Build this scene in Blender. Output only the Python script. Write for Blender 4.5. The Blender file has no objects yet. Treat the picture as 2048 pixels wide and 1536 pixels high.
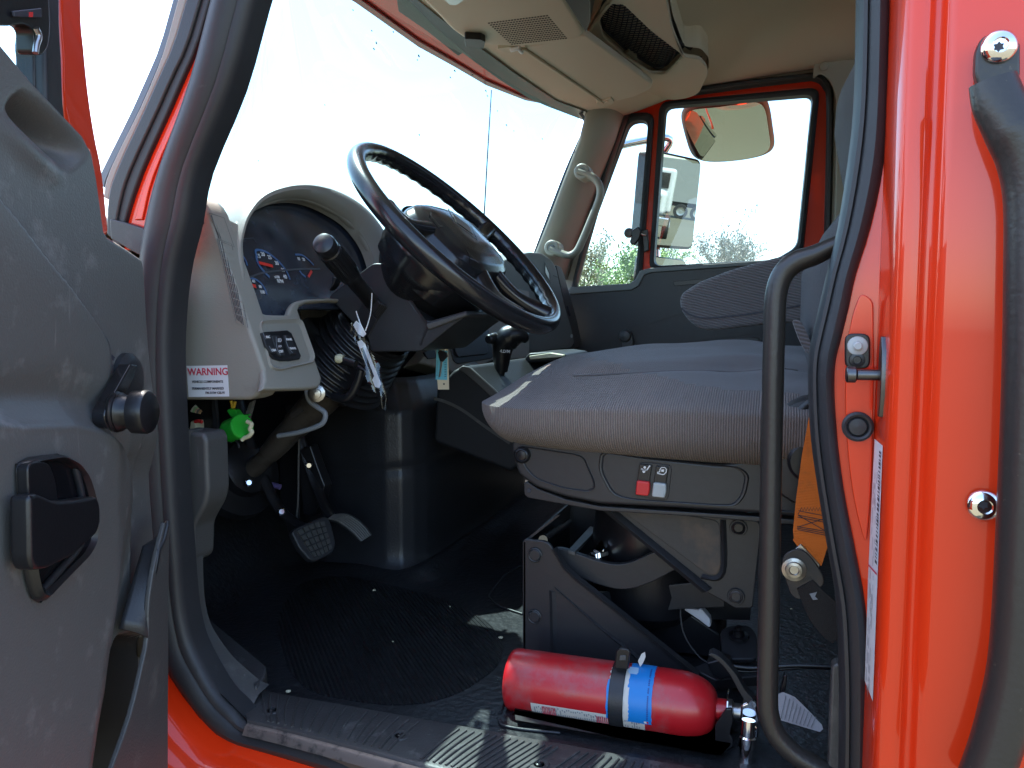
import bpy, bmesh, math, random
from mathutils import Vector as V, Matrix
rnd = random.Random(7)
R = math.radians
SC = bpy.context.scene
# ------------------------------------------------------------------ camera (at the origin; ground is 1.65 m below)
FPX = 1538.0; YAW = R(19); PIT = R(4.57)
cam = bpy.data.cameras.new('camera'); co = bpy.data.objects.new('camera', cam); SC.collection.objects.link(co)
co.rotation_euler = (math.pi/2 - PIT, 0, YAW)
cam.sensor_width = 36; cam.lens = FPX/2048*36; cam.clip_start = 0.02; cam.clip_end = 2000
SC.camera = co
# ------------------------------------------------------------------ sky, sun, exposure
SUN_AZ_VEC = V((-.437, .273, .857)).normalized()          # direction to the sun: high, slightly ahead and to the passenger side
elev = math.asin(SUN_AZ_VEC.z)
w = bpy.data.worlds.new('World'); SC.world = w; w.use_nodes = True
nt = w.node_tree; bg = nt.nodes['Background']
sky = nt.nodes.new('ShaderNodeTexSky'); sky.sky_type = 'NISHITA'; sky.sun_disc = False
sky.sun_elevation = elev; sky.sun_rotation = math.atan2(SUN_AZ_VEC.x, SUN_AZ_VEC.y)
sky.air_density = 1.0; sky.dust_density = 1.2; sky.ozone_density = 1.0
nt.links.new(sky.outputs[0], bg.inputs[0]); bg.inputs[1].default_value = 0.15
sl = bpy.data.lights.new('sun', 'SUN'); sl.energy = 4.0; sl.angle = R(0.5); sl.color = (1, .95, .86)
so = bpy.data.objects.new('sun', sl); SC.collection.objects.link(so)
so.rotation_euler = (-SUN_AZ_VEC).to_track_quat('-Z', 'Y').to_euler()
SC.view_settings.view_transform = 'Standard'; SC.view_settings.look = 'None'; SC.view_settings.gamma = 1
SC.view_settings.exposure = 2.3
SC.cycles.max_bounces = 10; SC.cycles.diffuse_bounces = 5; SC.cycles.transparent_max_bounces = 16
SC.cycles.caustics_reflective = False; SC.cycles.caustics_refractive = False

# ------------------------------------------------------------------ pixel -> place helpers
FW = V((-math.sin(YAW)*math.cos(PIT), math.cos(YAW)*math.cos(PIT), -math.sin(PIT)))
RT = V((math.cos(YAW), math.sin(YAW), 0)); UP = RT.cross(FW)
def ray(x, y): return FW + RT*((x-1024)/FPX) + UP*((768-y)/FPX)
def PY(y): return (V((0, y, 0)), V((0, -1, 0)))
def PX(x): return (V((x, 0, 0)), V((1, 0, 0)))
def PZ(z): return (V((0, 0, z)), V((0, 0, 1)))
def off(pl, d): return (pl[0]+pl[1].normalized()*d, pl[1])
def U(x, y, pl):
    d = ray(x, y); return d*(pl[0].dot(pl[1])/d.dot(pl[1]))
def UU(pts, pl): return [U(x, y, pl) for x, y in pts]

# ------------------------------------------------------------------ materials
MATS = {}
def mk(name, col, rough=.5, metal=0, bump=None, var=None, coat=0, coat_rough=.05, spec=.5, dirt=None, scr=0, aniso=None, sheen=0):
    """bump=(scale,strength) var=(scale,amount) dirt=(scale,col,lo,hi) scr=scratch amount"""
    m = bpy.data.materials.new(name); m.use_nodes = True; n = m.node_tree.nodes; L = m.node_tree.links
    b = n['Principled BSDF']
    b.inputs['Roughness'].default_value = rough; b.inputs['Metallic'].default_value = metal
    b.inputs['Coat Weight'].default_value = coat; b.inputs['Coat Roughness'].default_value = coat_rough
    b.inputs['Specular IOR Level'].default_value = spec
    if sheen: b.inputs['Sheen Weight'].default_value = sheen
    tc = n.new('ShaderNodeTexCoord')
    c4 = (*col, 1)
    cur = None
    if var:
        nz = n.new('ShaderNodeTexNoise'); nz.inputs['Scale'].default_value = var[0]; nz.inputs['Detail'].default_value = 6
        L.new(tc.outputs['Object'], nz.inputs['Vector'])
        mx = n.new('ShaderNodeMixRGB'); lo = 1-var[1]; hi = 1+var[1]
        mx.inputs[1].default_value = (col[0]*lo, col[1]*lo, col[2]*lo, 1); mx.inputs[2].default_value = (min(1,col[0]*hi), min(1,col[1]*hi), min(1,col[2]*hi), 1)
        L.new(nz.outputs['Fac'], mx.inputs[0]); cur = mx.outputs[0]
    if dirt:
        nz = n.new('ShaderNodeTexNoise'); nz.inputs['Scale'].default_value = dirt[0]; nz.inputs['Detail'].default_value = 8; nz.inputs['Roughness'].default_value = .65
        L.new(tc.outputs['Object'], nz.inputs['Vector'])
        mr = n.new('ShaderNodeMapRange'); mr.inputs[1].default_value = dirt[2]; mr.inputs[2].default_value = dirt[3]
        L.new(nz.outputs['Fac'], mr.inputs[0])
        mx = n.new('ShaderNodeMixRGB'); mx.inputs[1].default_value = c4; mx.inputs[2].default_value = (*dirt[1], 1)
        L.new(mr.outputs[0], mx.inputs[0])
        if cur: L.new(cur, mx.inputs[1])
        cur = mx.outputs[0]
    if scr:
        mp = n.new('ShaderNodeMapping'); mp.inputs['Scale'].default_value = (90, 90, 7); mp.inputs['Rotation'].default_value = (.5, .3, .4)
        L.new(tc.outputs['Object'], mp.inputs[0])
        nz = n.new('ShaderNodeTexNoise'); nz.inputs['Scale'].default_value = 1.0; nz.inputs['Detail'].default_value = 3
        L.new(mp.outputs[0], nz.inputs['Vector'])
        mr = n.new('ShaderNodeMapRange'); mr.inputs[1].default_value = .70; mr.inputs[2].default_value = .82; mr.inputs[4].default_value = scr
        L.new(nz.outputs['Fac'], mr.inputs[0])
        mx = n.new('ShaderNodeMixRGB'); mx.inputs[1].default_value = c4; mx.inputs[2].default_value = (min(1,col[0]*4+.05), min(1,col[1]*4+.05), min(1,col[2]*4+.05), 1)
        L.new(mr.outputs[0], mx.inputs[0])
        if cur: L.new(cur, mx.inputs[1])
        cur = mx.outputs[0]
    if cur: L.new(cur, b.inputs['Base Color'])
    else: b.inputs['Base Color'].default_value = c4
    if bump:
        nz = n.new('ShaderNodeTexNoise'); nz.inputs['Scale'].default_value = bump[0]; nz.inputs['Detail'].default_value = 3
        L.new(tc.outputs['Object'], nz.inputs['Vector'])
        bp = n.new('ShaderNodeBump'); bp.inputs['Strength'].default_value = bump[1]; bp.inputs['Distance'].default_value = .002
        L.new(nz.outputs['Fac'], bp.inputs['Height']); L.new(bp.outputs[0], b.inputs['Normal'])
        m['bump'] = 1
    MATS[name] = m
    return m
def wave_mat(m, direction_rot, scale, strength, colmix=0, dist=.002, distort=.3, wcol=None):
    """adds ribs (wave bands) to a material's bump and colour"""
    n = m.node_tree.nodes; L = m.node_tree.links; b = n['Principled BSDF']
    tc = n.new('ShaderNodeTexCoord'); mp = n.new('ShaderNodeMapping'); mp.inputs['Rotation'].default_value = direction_rot
    L.new(tc.outputs['Object'], mp.inputs[0])
    wv = n.new('ShaderNodeTexWave'); wv.inputs['Scale'].default_value = scale; wv.inputs['Distortion'].default_value = distort; wv.inputs['Detail'].default_value = 2; wv.inputs['Detail Scale'].default_value = 4
    L.new(mp.outputs[0], wv.inputs['Vector'])
    bp = n.new('ShaderNodeBump'); bp.inputs['Strength'].default_value = strength; bp.inputs['Distance'].default_value = dist
    L.new(wv.outputs['Fac'], bp.inputs['Height'])
    old = b.inputs['Normal'].links
    if old: L.new(old[0].from_socket, bp.inputs['Normal'])
    L.new(bp.outputs[0], b.inputs['Normal'])
    if colmix:
        mx = n.new('ShaderNodeMixRGB'); mx.blend_type = 'MULTIPLY'; mx.inputs[0].default_value = colmix
        lk = b.inputs['Base Color'].links
        if lk: L.new(lk[0].from_socket, mx.inputs[1])
        else: mx.inputs[1].default_value = b.inputs['Base Color'].default_value
        L.new(wv.outputs['Color'], mx.inputs[2]); L.new(mx.outputs[0], b.inputs['Base Color'])
    return m
def glass(name, tint, refl=1.0, dust=0):
    m = bpy.data.materials.new(name); m.use_nodes = True; n = m.node_tree.nodes; L = m.node_tree.links; n.clear()
    o = n.new('ShaderNodeOutputMaterial'); t = n.new('ShaderNodeBsdfTransparent'); t.inputs[0].default_value = (*tint, 1)
    g = n.new('ShaderNodeBsdfGlossy'); g.inputs['Roughness'].default_value = .01; g.inputs[0].default_value = (.9, .95, 1, 1)
    fr = n.new('ShaderNodeLayerWeight'); fr.inputs[0].default_value = .5
    pw = n.new('ShaderNodeMath'); pw.operation = 'POWER'; L.new(fr.outputs['Facing'], pw.inputs[0]); pw.inputs[1].default_value = 5
    ml = n.new('ShaderNodeMath'); ml.operation = 'MULTIPLY_ADD'; L.new(pw.outputs[0], ml.inputs[0]); ml.inputs[1].default_value = .85; ml.inputs[2].default_value = .05
    mx = n.new('ShaderNodeMixShader'); L.new(ml.outputs[0], mx.inputs[0]); L.new(t.outputs[0], mx.inputs[1]); L.new(g.outputs[0], mx.inputs[2])
    out = mx.outputs[0]
    if dust:
        tc = n.new('ShaderNodeTexCoord'); nz = n.new('ShaderNodeTexNoise'); nz.inputs['Scale'].default_value = 9; nz.inputs['Detail'].default_value = 8
        L.new(tc.outputs['Object'], nz.inputs['Vector'])
        mr = n.new('ShaderNodeMapRange'); mr.inputs[1].default_value = .5; mr.inputs[2].default_value = .8; mr.inputs[4].default_value = dust
        L.new(nz.outputs['Fac'], mr.inputs[0])
        df = n.new('ShaderNodeBsdfDiffuse'); df.inputs[0].default_value = (.6, .6, .58, 1)
        m2 = n.new('ShaderNodeMixShader'); L.new(mr.outputs[0], m2.inputs[0]); L.new(out, m2.inputs[1]); L.new(df.outputs[0], m2.inputs[2]); out = m2.outputs[0]
    L.new(out, o.inputs[0]); return m

RED = mk('red_paint', (.72, .038, .006), .36, spec=.2, coat=.9, coat_rough=.04, var=(3, .04))
PLD = mk('door_plastic', (.070, .069, .067), .44, bump=(420, .22), var=(5, .18), dirt=(22, (.16, .155, .145), .56, .85), scr=.35)
PLD2 = mk('dark_plastic', (.022, .023, .026), .42, bump=(500, .15), var=(8, .2), dirt=(30, (.07, .07, .07), .6, .9))
BLK = mk('black_plastic', (.010, .010, .012), .33, bump=(300, .06), var=(12, .2))
GLB = mk('gloss_black', (.008, .008, .010), .18, bump=(60, .03), coat=.3)
WHE = mk('wheel_polyurethane', (.012, .012, .014), .24, bump=(240, .05), var=(20, .3), coat=.25, coat_rough=.15)
RUB = mk('seal_rubber', (.022, .023, .026), .5, bump=(160, .12), var=(14, .25), dirt=(40, (.10, .10, .10), .66, .9))
BEI = mk('dash_plastic', (.262, .248, .212), .52, bump=(500, .2), var=(4, .05), dirt=(18, (.17, .16, .145), .6, .9))
CEI = mk('headliner_cloth', (.58, .50, .385), .9, bump=(700, .35), var=(2.2, .05), sheen=.2)
CEP = mk('overhead_plastic', (.52, .455, .35), .55, bump=(500, .18), var=(3, .04))
PIL = mk('pillar_plastic', (.33, .305, .25), .5, bump=(500, .18), var=(3, .05))
POD = mk('pod_plastic', (.17, .18, .175), .5, bump=(500, .18), var=(4, .08))
FAB = mk('seat_cloth', (.255, .198, .170), .95, bump=(900, .9), var=(7, .22), sheen=.2, dirt=(5, (.34, .26, .215), .50, .75))
wave_mat(FAB, (0, 0, 0), 95, .8, colmix=.55, distort=1.0)
FAB2 = mk('seat_cloth_top', (.125, .112, .108), .95, bump=(900, .7), var=(9, .16), sheen=.2)
FABA = mk('armrest_cloth', (.165, .148, .142), .95, bump=(900, .5), var=(9, .1), sheen=.3)
wave_mat(FABA, (0, R(90-14), 0), 62, .6, colmix=.35, distort=.4)
FLO = mk('floor_rubber', (.017, .018, .0205), .38, bump=(95, 1.0), var=(30, .45), dirt=(45, (.11, .108, .10), .60, .92))
FLM = mk('floor_ribbed', (.030, .031, .034), .38, bump=(95, .9), var=(30, .45), dirt=(45, (.13, .128, .12), .58, .9))
wave_mat(FLM, (0, 0, R(-42)), 44, 1.0, colmix=.12, dist=.008, distort=.05)
SIL = mk('sill_plastic', (.055, .053, .052), .5, bump=(300, .3), var=(20, .3), dirt=(25, (.22, .21, .20), .58, .85), scr=.5)
MET = mk('steel', (.45, .44, .42), .32, 1, bump=(200, .1))
CHR = mk('chrome', (.8, .8, .8), .08, 1)
BRA = mk('column_metal', (.13, .112, .095), .45, .6, bump=(120, .3), dirt=(30, (.07, .058, .048), .5, .7))
PTM = mk('painted_metal', (.026, .026, .028), .42, bump=(90, .15), dirt=(40, (.14, .10, .07), .68, .9), scr=.4)
PTB = mk('rusty_bracket', (.05, .047, .045), .5, .2, bump=(90, .2), dirt=(18, (.12, .085, .06), .5, .75))
TUB = mk('bar_paint', (.028, .025, .023), .36, bump=(200, .2), dirt=(90, (.22, .18, .14), .66, .8))
EXR = mk('extinguisher_red', (.50, .012, .018), .36, coat=.4, coat_rough=.2, bump=(30, .1), dirt=(14, (.26, .13, .13), .50, .78), scr=.3)
BLU = mk('label_blue', (.01, .22, .62), .4, dirt=(60, (.35, .4, .45), .68, .85))
WHI = mk('white_label', (.72, .72, .74), .5)
OFF = mk('offwhite_label', (.62, .60, .55), .5, dirt=(60, (.3, .28, .24), .6, .8))
INK = mk('ink_dark', (.03, .03, .04), .6)
INR = mk('ink_red', (.55, .02, .06), .6)
WSY = mk('symbol_white', (.75, .75, .75), .5)
GRY = mk('symbol_grey', (.25, .27, .3), .5)
ORG = mk('orange_webbing', (.75, .17, .012), .7, bump=(700, .4), dirt=(14, (.30, .10, .03), .56, .8))
wave_mat(ORG, (0, R(90), 0), 160, .3)
WEB = mk('black_webbing', (.018, .015, .014), .8, bump=(700, .5))
GRN = mk('green_plastic', (.02, .38, .03), .45)
YEL = mk('yellow_sleeve', (.65, .42, .03), .5)
CRM = mk('cream_plastic', (.62, .58, .40), .5)
RDP = mk('red_button', (.62, .03, .03), .45)
GRP = mk('grey_button', (.42, .44, .43), .5)
GFA = mk('gauge_face', (.016, .020, .032), .2, coat=.6, coat_rough=.12, dirt=(22, (.055, .07, .10), .38, .8), bump=(5, .02))
GBL = mk('gauge_blue', (.06, .13, .28), .4)
GRD = mk('gauge_red', (.75, .035, .02), .4)
MIR = mk('mirror_silver', (.62, .64, .60), .01, 1)
BAG = glass('clear_plastic', (.88, .9, .92), dust=.45)
GLS = glass('window_glass', (.55, .68, .70), dust=.015)
GLW = glass('windshield_glass', (.42, .58, .62), dust=.02)
GLV = glass('vent_window_glass', (.62, .82, .84), dust=.02)
KTG = mk('key_tag_card', (.72, .60, .42), .6); KTB = mk('key_tag_blue', (.16, .50, .62), .5)
GRV = mk('gravel', (.085, .078, .046), .95, bump=(3, .8), var=(.4, .25), dirt=(40, (.16, .14, .11), .5, .7))

# ------------------------------------------------------------------ object helpers
COL = SC.collection
def place(o, parent):
    COL.objects.link(o)
    if parent is not None:
        o.parent = parent
        if parent.type == 'EMPTY': o.location = -parent.location
    return o
def tag(o, label=None, cat=None, group=None, kind=None):
    if label: o['label'] = label
    if cat: o['category'] = cat
    if group: o['group'] = group
    if kind: o['kind'] = kind
    return o
def empty(name, loc, label, cat, group=None):
    o = bpy.data.objects.new(name, None); o.location = loc; COL.objects.link(o); return tag(o, label, cat, group)
def mesh(name, vs, fs, mat, parent, smooth=35, bevel=0, sub=0, solid=0, seg=2):
    me = bpy.data.meshes.new(name); me.from_pydata([tuple(v) for v in vs], [], fs); me.validate()
    bm = bmesh.new(); bm.from_mesh(me); bmesh.ops.recalc_face_normals(bm, faces=bm.faces); bm.to_mesh(me); bm.free()
    me.materials.append(mat)
    if smooth:
        me.polygons.foreach_set('use_smooth', [True]*len(me.polygons))
        if not (bevel or sub): me.set_sharp_from_angle(angle=R(smooth))
    o = bpy.data.objects.new(name, me)
    if solid:
        s = o.modifiers.new('s', 'SOLIDIFY'); s.thickness = solid; s.offset = -1
    if bevel:
        b = o.modifiers.new('b', 'BEVEL'); b.width = bevel; b.segments = seg; b.limit_method = 'ANGLE'; b.angle_limit = R(35); b.harden_normals = True
    if sub:
        s = o.modifiers.new('u', 'SUBSURF'); s.levels = sub; s.render_levels = sub
    return place(o, parent)
def round_poly(P, r, n=4):
    """rounds the corners of a closed list of points"""
    out = []
    N = len(P)
    for i in range(N):
        a, b, c = P[i-1], P[i], P[(i+1) % N]
        d1 = (a-b); d2 = (c-b); k = min(r, d1.length*.45, d2.length*.45)
        p = b+d1.normalized()*k; q = b+d2.normalized()*k
        for j in range(n+1):
            t = j/n; out.append(p*(1-t)**2 + b*2*t*(1-t) + q*t*t)
    return out
def smooth_line(P, n=6, closed=False):
    """Catmull-Rom through the points"""
    out = []; N = len(P)
    rng = range(N) if closed else range(N-1)
    for i in rng:
        p1 = P[i]; p2 = P[(i+1) % N]
        p0 = P[i-1] if (closed or i > 0) else p1*2-p2
        p3 = P[(i+2) % N] if (closed or i < N-2) else p2*2-p1
        for j in range(n):
            t = j/n; t2 = t*t; t3 = t2*t
            out.append((p1*2 + (p2-p0)*t + (p0*2-p1*5+p2*4-p3)*t2 + (p1*3-p0-p2*3+p3)*t3)*.5)
    if not closed: out.append(P[-1])
    return out
def prism(name, P, d, mat, parent, bevel=0, sub=0, seg=2):
    """closed outline P swept by vector d"""
    n = len(P); vs = list(P)+[p+d for p in P]
    fs = [list(range(n)), list(range(2*n-1, n-1, -1))]+[[i, (i+1) % n, n+(i+1) % n, n+i] for i in range(n)]
    return mesh(name, vs, fs, mat, parent, bevel=bevel, sub=sub, seg=seg)
def slab(name, pts, pl, th, mat, parent, bevel=0, r=0, seg=2, n=4):
    """outline in pixels laid on plane pl, thickness th away from the camera side"""
    P = UU(pts, pl)
    if r: P = round_poly(P, r, n)
    nn = pl[1].normalized()
    return prism(name, P, -nn*th, mat, parent, bevel=bevel, seg=seg)
def plate(name, outer, holes, pl, th, mat, parent, bevel=0.001, res=1):
    """flat plate with holes (outlines are 3D points on plane pl); front on the plane"""
    nn = pl[1].normalized(); e1 = V((0, 0, 1)).cross(nn)
    if e1.length < .1: e1 = V((1, 0, 0))
    e1.normalize(); e2 = nn.cross(e1)
    cu = bpy.data.curves.new('c', 'CURVE'); cu.dimensions = '2D'; cu.fill_mode = 'BOTH'; cu.extrude = max(1e-4, th/2-bevel); cu.bevel_depth = bevel; cu.bevel_resolution = res; cu.offset = -bevel
    for loop in [outer]+list(holes):
        s = cu.splines.new('POLY'); s.points.add(len(loop)-1); s.use_cyclic_u = True
        for i, p in enumerate(loop):
            q = p-pl[0]; s.points[i].co = (q.dot(e1), q.dot(e2), 0, 1)
    t = bpy.data.objects.new('t', cu); COL.objects.link(t); bpy.context.view_layer.update()
    me = bpy.data.meshes.new_from_object(t.evaluated_get(bpy.context.evaluated_depsgraph_get()))
    bpy.data.objects.remove(t); bpy.data.curves.remove(cu)
    M = Matrix(((e1.x, e2.x, nn.x, 0), (e1.y, e2.y, nn.y, 0), (e1.z, e2.z, nn.z, 0), (0, 0, 0, 1)))
    M.translation = pl[0]-nn*th/2
    me.transform(M); me.name = name; me.materials.clear(); me.materials.append(mat)
    me.polygons.foreach_set('use_smooth', [True]*len(me.polygons)); me.set_sharp_from_angle(angle=R(30))
    o = bpy.data.objects.new(name, me); return place(o, parent)
FONTCACHE = {}
def text(name, s, p, right, up, size, mat, parent, th=.0004, align='CENTER'):
    cu = bpy.data.curves.new('t', 'FONT'); cu.body = s; cu.size = size; cu.extrude = th/2; cu.align_x = align; cu.align_y = 'CENTER'; cu.resolution_u = 3; cu.offset = size*.012
    t = bpy.data.objects.new('t', cu); COL.objects.link(t); bpy.context.view_layer.update()
    me = bpy.data.meshes.new_from_object(t.evaluated_get(bpy.context.evaluated_depsgraph_get()))
    bpy.data.objects.remove(t); bpy.data.curves.remove(cu)
    right = right.normalized(); nn = right.cross(up).normalized(); up = nn.cross(right)
    M = Matrix(((right.x, up.x, nn.x, p.x), (right.y, up.y, nn.y, p.y), (right.z, up.z, nn.z, p.z), (0, 0, 0, 1)))
    me.transform(M); me.name = name; me.materials.clear(); me.materials.append(mat)
    return place(bpy.data.objects.new(name, me), parent)
def frames(P, closed=False):
    N = len(P); T = []
    for i in range(N):
        a = P[i-1] if (closed or i > 0) else P[i]; b = P[(i+1) % N] if (closed or i < N-1) else P[i]
        T.append((b-a).normalized())
    ref = V((0, 0, 1)) if abs(T[0].z) < .9 else V((0, 1, 0))
    u = (ref-T[0]*ref.dot(T[0])).normalized(); out = []
    for t in T:
        u = (u-t*u.dot(t)).normalized(); out.append((t, u, t.cross(u)))
    return out
def tube_data(P, rad, n=12, closed=False):
    F = frames(P, closed); vs = []; fs = []; N = len(P)
    if not hasattr(rad, '__len__'): rad = [rad]*N
    for p, (t, u, v), r in zip(P, F, rad):
        ru, rv = r if hasattr(r, '__len__') else (r, r)
        for k in range(n):
            a = 2*math.pi*k/n; vs.append(p+u*math.cos(a)*ru+v*math.sin(a)*rv)
    for i in range(N if closed else N-1):
        j = (i+1) % N
        for k in range(n):
            k2 = (k+1) % n; fs.append([i*n+k, i*n+k2, j*n+k2, j*n+k])
    if not closed:
        fs.append(list(range(n))[::-1]); fs.append([(N-1)*n+k for k in range(n)])
    return vs, fs
def tube(name, P, rad, mat, parent, n=14, closed=False, sm=6):
    if sm:
        if hasattr(rad, '__len__'):
            Q = smooth_line(P, sm, closed); rr = []
            for i in range(len(Q)):
                f = i/sm; a = int(f) % len(P); b = min(a+1, len(P)-1); t = f-int(f)
                x, y = rad[min(a, len(rad)-1)], rad[b]
                rr.append(tuple(p*(1-t)+q*t for p, q in zip(x, y)) if hasattr(x, '__len__') else x*(1-t)+y*t)
            P, rad = Q, rr
        else: P = smooth_line(P, sm, closed)
    vs, fs = tube_data(P, rad, n, closed)
    return mesh(name, vs, fs, mat, parent, smooth=50)
class MB:
    """collects shapes that stay one mesh"""
    def __init__(s): s.v = []; s.f = []
    def add(s, vs, fs):
        k = len(s.v); s.v += list(vs); s.f += [[i+k for i in f] for f in fs]; return s
    def tube(s, P, r, n=8): return s.add(*tube_data(P, r, n))
    def prism(s, P, d):
        n = len(P)
        return s.add(list(P)+[p+d for p in P], [list(range(n)), list(range(2*n-1, n-1, -1))]+[[i, (i+1) % n, n+(i+1) % n, n+i] for i in range(n)])
    def box(s, c, sx, sy, sz):
        P = [V((c[0]+a*sx/2, c[1]+b*sy/2, c[2]-sz/2)) for a, b in ((-1,-1),(1,-1),(1,1),(-1,1))]
        return s.prism(P, V((0, 0, sz)))
    def line(s, P, w, nn, th=.0006):
        """flat strip along the points, facing nn"""
        vs = []
        for i, p in enumerate(P):
            t = (P[min(i+1, len(P)-1)]-P[max(i-1, 0)]).normalized(); q = t.cross(nn).normalized()*w/2
            vs += [p-q+nn*th, p+q+nn*th]
        return s.add(vs, [[2*i, 2*i+1, 2*i+3, 2*i+2] for i in range(len(P)-1)])
    def disc(s, c, r, nn, th, n=20, up=None):
        u = nn.orthogonal().normalized(); v = nn.cross(u)
        return s.prism([c+u*math.cos(2*math.pi*k/n)*r+v*math.sin(2*math.pi*k/n)*r for k in range(n)], nn*th)
    def build(s, name, mat, parent, **kw): return mesh(name, s.v, s.f, mat, parent, **kw)
def lathe(name, p, ax, prof, mat, parent, n=32, smooth=35):
    """prof = (distance along axis, radius)"""
    ax = ax.normalized(); u = ax.orthogonal().normalized(); v = ax.cross(u); vs = []; fs = []
    for t, r in prof:
        for k in range(n):
            a = 2*math.pi*k/n; vs.append(p+ax*t+(u*math.cos(a)+v*math.sin(a))*max(r, 1e-5))
    for i in range(len(prof)-1):
        for k in range(n): fs.append([i*n+k, i*n+(k+1) % n, (i+1)*n+(k+1) % n, (i+1)*n+k])
    fs.append(list(range(n))[::-1]); fs.append([(len(prof)-1)*n+k for k in range(n)])
    return mesh(name, vs, fs, mat, parent, smooth=smooth)
def ribbon(name, A, B, prof, nn, mat, parent, closed=False, sm=0, smooth=40, hs=None):
    """strip between path A (outer) and path B (inner); prof = list of (0..1 across, height along nn)"""
    if sm: A = smooth_line(A, sm, closed); B = smooth_line(B, sm, closed)
    m = len(prof); vs = []; fs = []
    for i_, (a, b) in enumerate(zip(A, B)):
        k_ = 1 if hs is None else interp(i_/(len(A)-1), hs)
        for t, h in prof: vs.append(a.lerp(b, t)+nn*(h*k_ if h > 0 else h))
    N = len(A)
    for i in range(N if closed else N-1):
        j = (i+1) % N
        for k in range(m-1): fs.append([i*m+k, i*m+k+1, j*m+k+1, j*m+k])
    return mesh(name, vs, fs, mat, parent, smooth=smooth)
def sheet(name, fn, nu, nv, mat, parent, solid=0, smooth=180, sub=0, out=None):
    vs = [fn(i/nu, j/nv) for i in range(nu+1) for j in range(nv+1)]
    fs = [[i*(nv+1)+j, (i+1)*(nv+1)+j, (i+1)*(nv+1)+j+1, i*(nv+1)+j+1] for i in range(nu) for j in range(nv)]
    o = mesh(name, vs, fs, mat, parent, smooth=smooth, solid=solid, sub=sub)
    if out is not None:
        if sum((p.normal*p.area for p in o.data.polygons), V()).dot(out) < 0: o.data.flip_normals()
    return o
def interp(x, P):
    if x <= P[0][0]: return P[0][1]
    for (a, b), (c, d) in zip(P, P[1:]):
        if x <= c: return b+(d-b)*(x-a)/(c-a)
    return P[-1][1]
def sstep(x, a=0, b=1):
    t = max(0, min(1, (x-a)/(b-a))); return t*t*(3-2*t)
def torx(parent, c, nn, r, name='screw', mat=None):
    o = lathe(name, c, nn, [(0, r), (.001, r*1.0), (r*.25, r*.93), (r*.42, r*.72), (r*.48, r*.45), (r*.3, r*.40), (r*.28, .0001)], mat or CHR, parent, 28)
    mb = MB(); u = nn.orthogonal().normalized(); v = nn.cross(u)
    pts = []
    for k in range(12):
        a = math.pi*k/6; rr = r*(.30 if k % 2 else .19); pts.append(c+nn*(r*.29)+(u*math.cos(a)+v*math.sin(a))*rr)
    mb.prism(pts, nn*.0004).build('socket', BLK, o) if parent is not None and parent.type == 'EMPTY' else None
    return o

# ================================================================== GROUND
mesh('ground', [V((-400, -200, -1.65)), V((400, -200, -1.65)), V((400, 600, -1.65)), V((-400, 600, -1.65))], [[0, 1, 2, 3]], GRV, None, smooth=0)['kind'] = 'structure'
GRASS = mk('grass_far', (.10, .13, .04), .95, var=(.3, .3), bump=(2, .6))
mesh('grass_verge', [V((-400, 34, -1.640)), V((400, 34, -1.640)), V((400, 500, -1.640)), V((-400, 500, -1.640))], [[0, 1, 2, 3]], GRASS, None, smooth=0)['kind'] = 'structure'

# ================================================================== THE TRUCK
TR = empty('truck', (-.3, 1.8, -1.65), 'orange-red truck whose open driver door shows its grey and beige cab interior', 'truck')
FLZ = -.555

# ---- door opening: outer and inner edge of the rubber seal, in pixels on the plane Y = .85
SO = [(613,-700),(560,-480),(510,-300),(470,-150),(431,0),(386,170),(327,338),(300,440),(288,520),(285,600),(285,700),(285,800),(290,900),(296,1000),(305,1100),(318,1200),(328,1270),(340,1332),(374,1384),(408,1428),(442,1462),(483,1483),(545,1500),(613,1520),(700,1545),(900,1602),(1200,1680),(1500,1745),(1640,1765),(1705,1740),(1735,1680),(1738,1600),(1737,1536),(1739,1400),(1739,1300),(1731,1200),(1712,1100),(1692,1000),(1680,920),(1673,850),(1669,770),(1672,720),(1682,680),(1698,615),(1712,550),(1742,455),(1769,330),(1776,200),(1780,0),(1782,-250),(1782,-500),(1778,-680),(1740,-760),(1600,-775),(1200,-790),(800,-800),(660,-780)]
SI = [(695,-660),(650,-480),(602,-300),(556,-150),(511,0),(464,170),(396,338),(376,440),(356,520),(345,600),(340,700),(343,800),(348,900),(353,1000),(360,1100),(368,1200),(376,1250),(388,1291),(412,1339),(442,1388),(472,1418),(497,1444),(558,1458),(620,1471),(716,1500),(900,1549),(1200,1625),(1500,1690),(1600,1700),(1650,1680),(1676,1640),(1680,1590),(1681,1536),(1682,1400),(1679,1300),(1673,1200),(1656,1100),(1640,1000),(1628,920),(1621,850),(1618,770),(1619,720),(1625,680),(1640,615),(1655,550),(1678,455),(1698,330),(1712,200),(1717,0),(1719,-250),(1719,-500),(1712,-640),(1690,-690),(1560,-710),(1200,-725),(860,-735),(740,-720)]
P85 = PY(.85)
so3 = UU(SO, P85); si3 = UU(SI, P85)
NY = V((0, -1, 0))
prof = [(0, -.012), (0.0, .004), (.06, .012), (.2, .017), (.38, .019), (.55, .016), (.66, .012), (.70, .0095), (.74, .012), (.86, .011), (.96, .006), (1, -.004), (1, -.03)]
ribbon('door_seal', so3, si3, prof, NY, RUB, TR, closed=True, sm=3)

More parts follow.
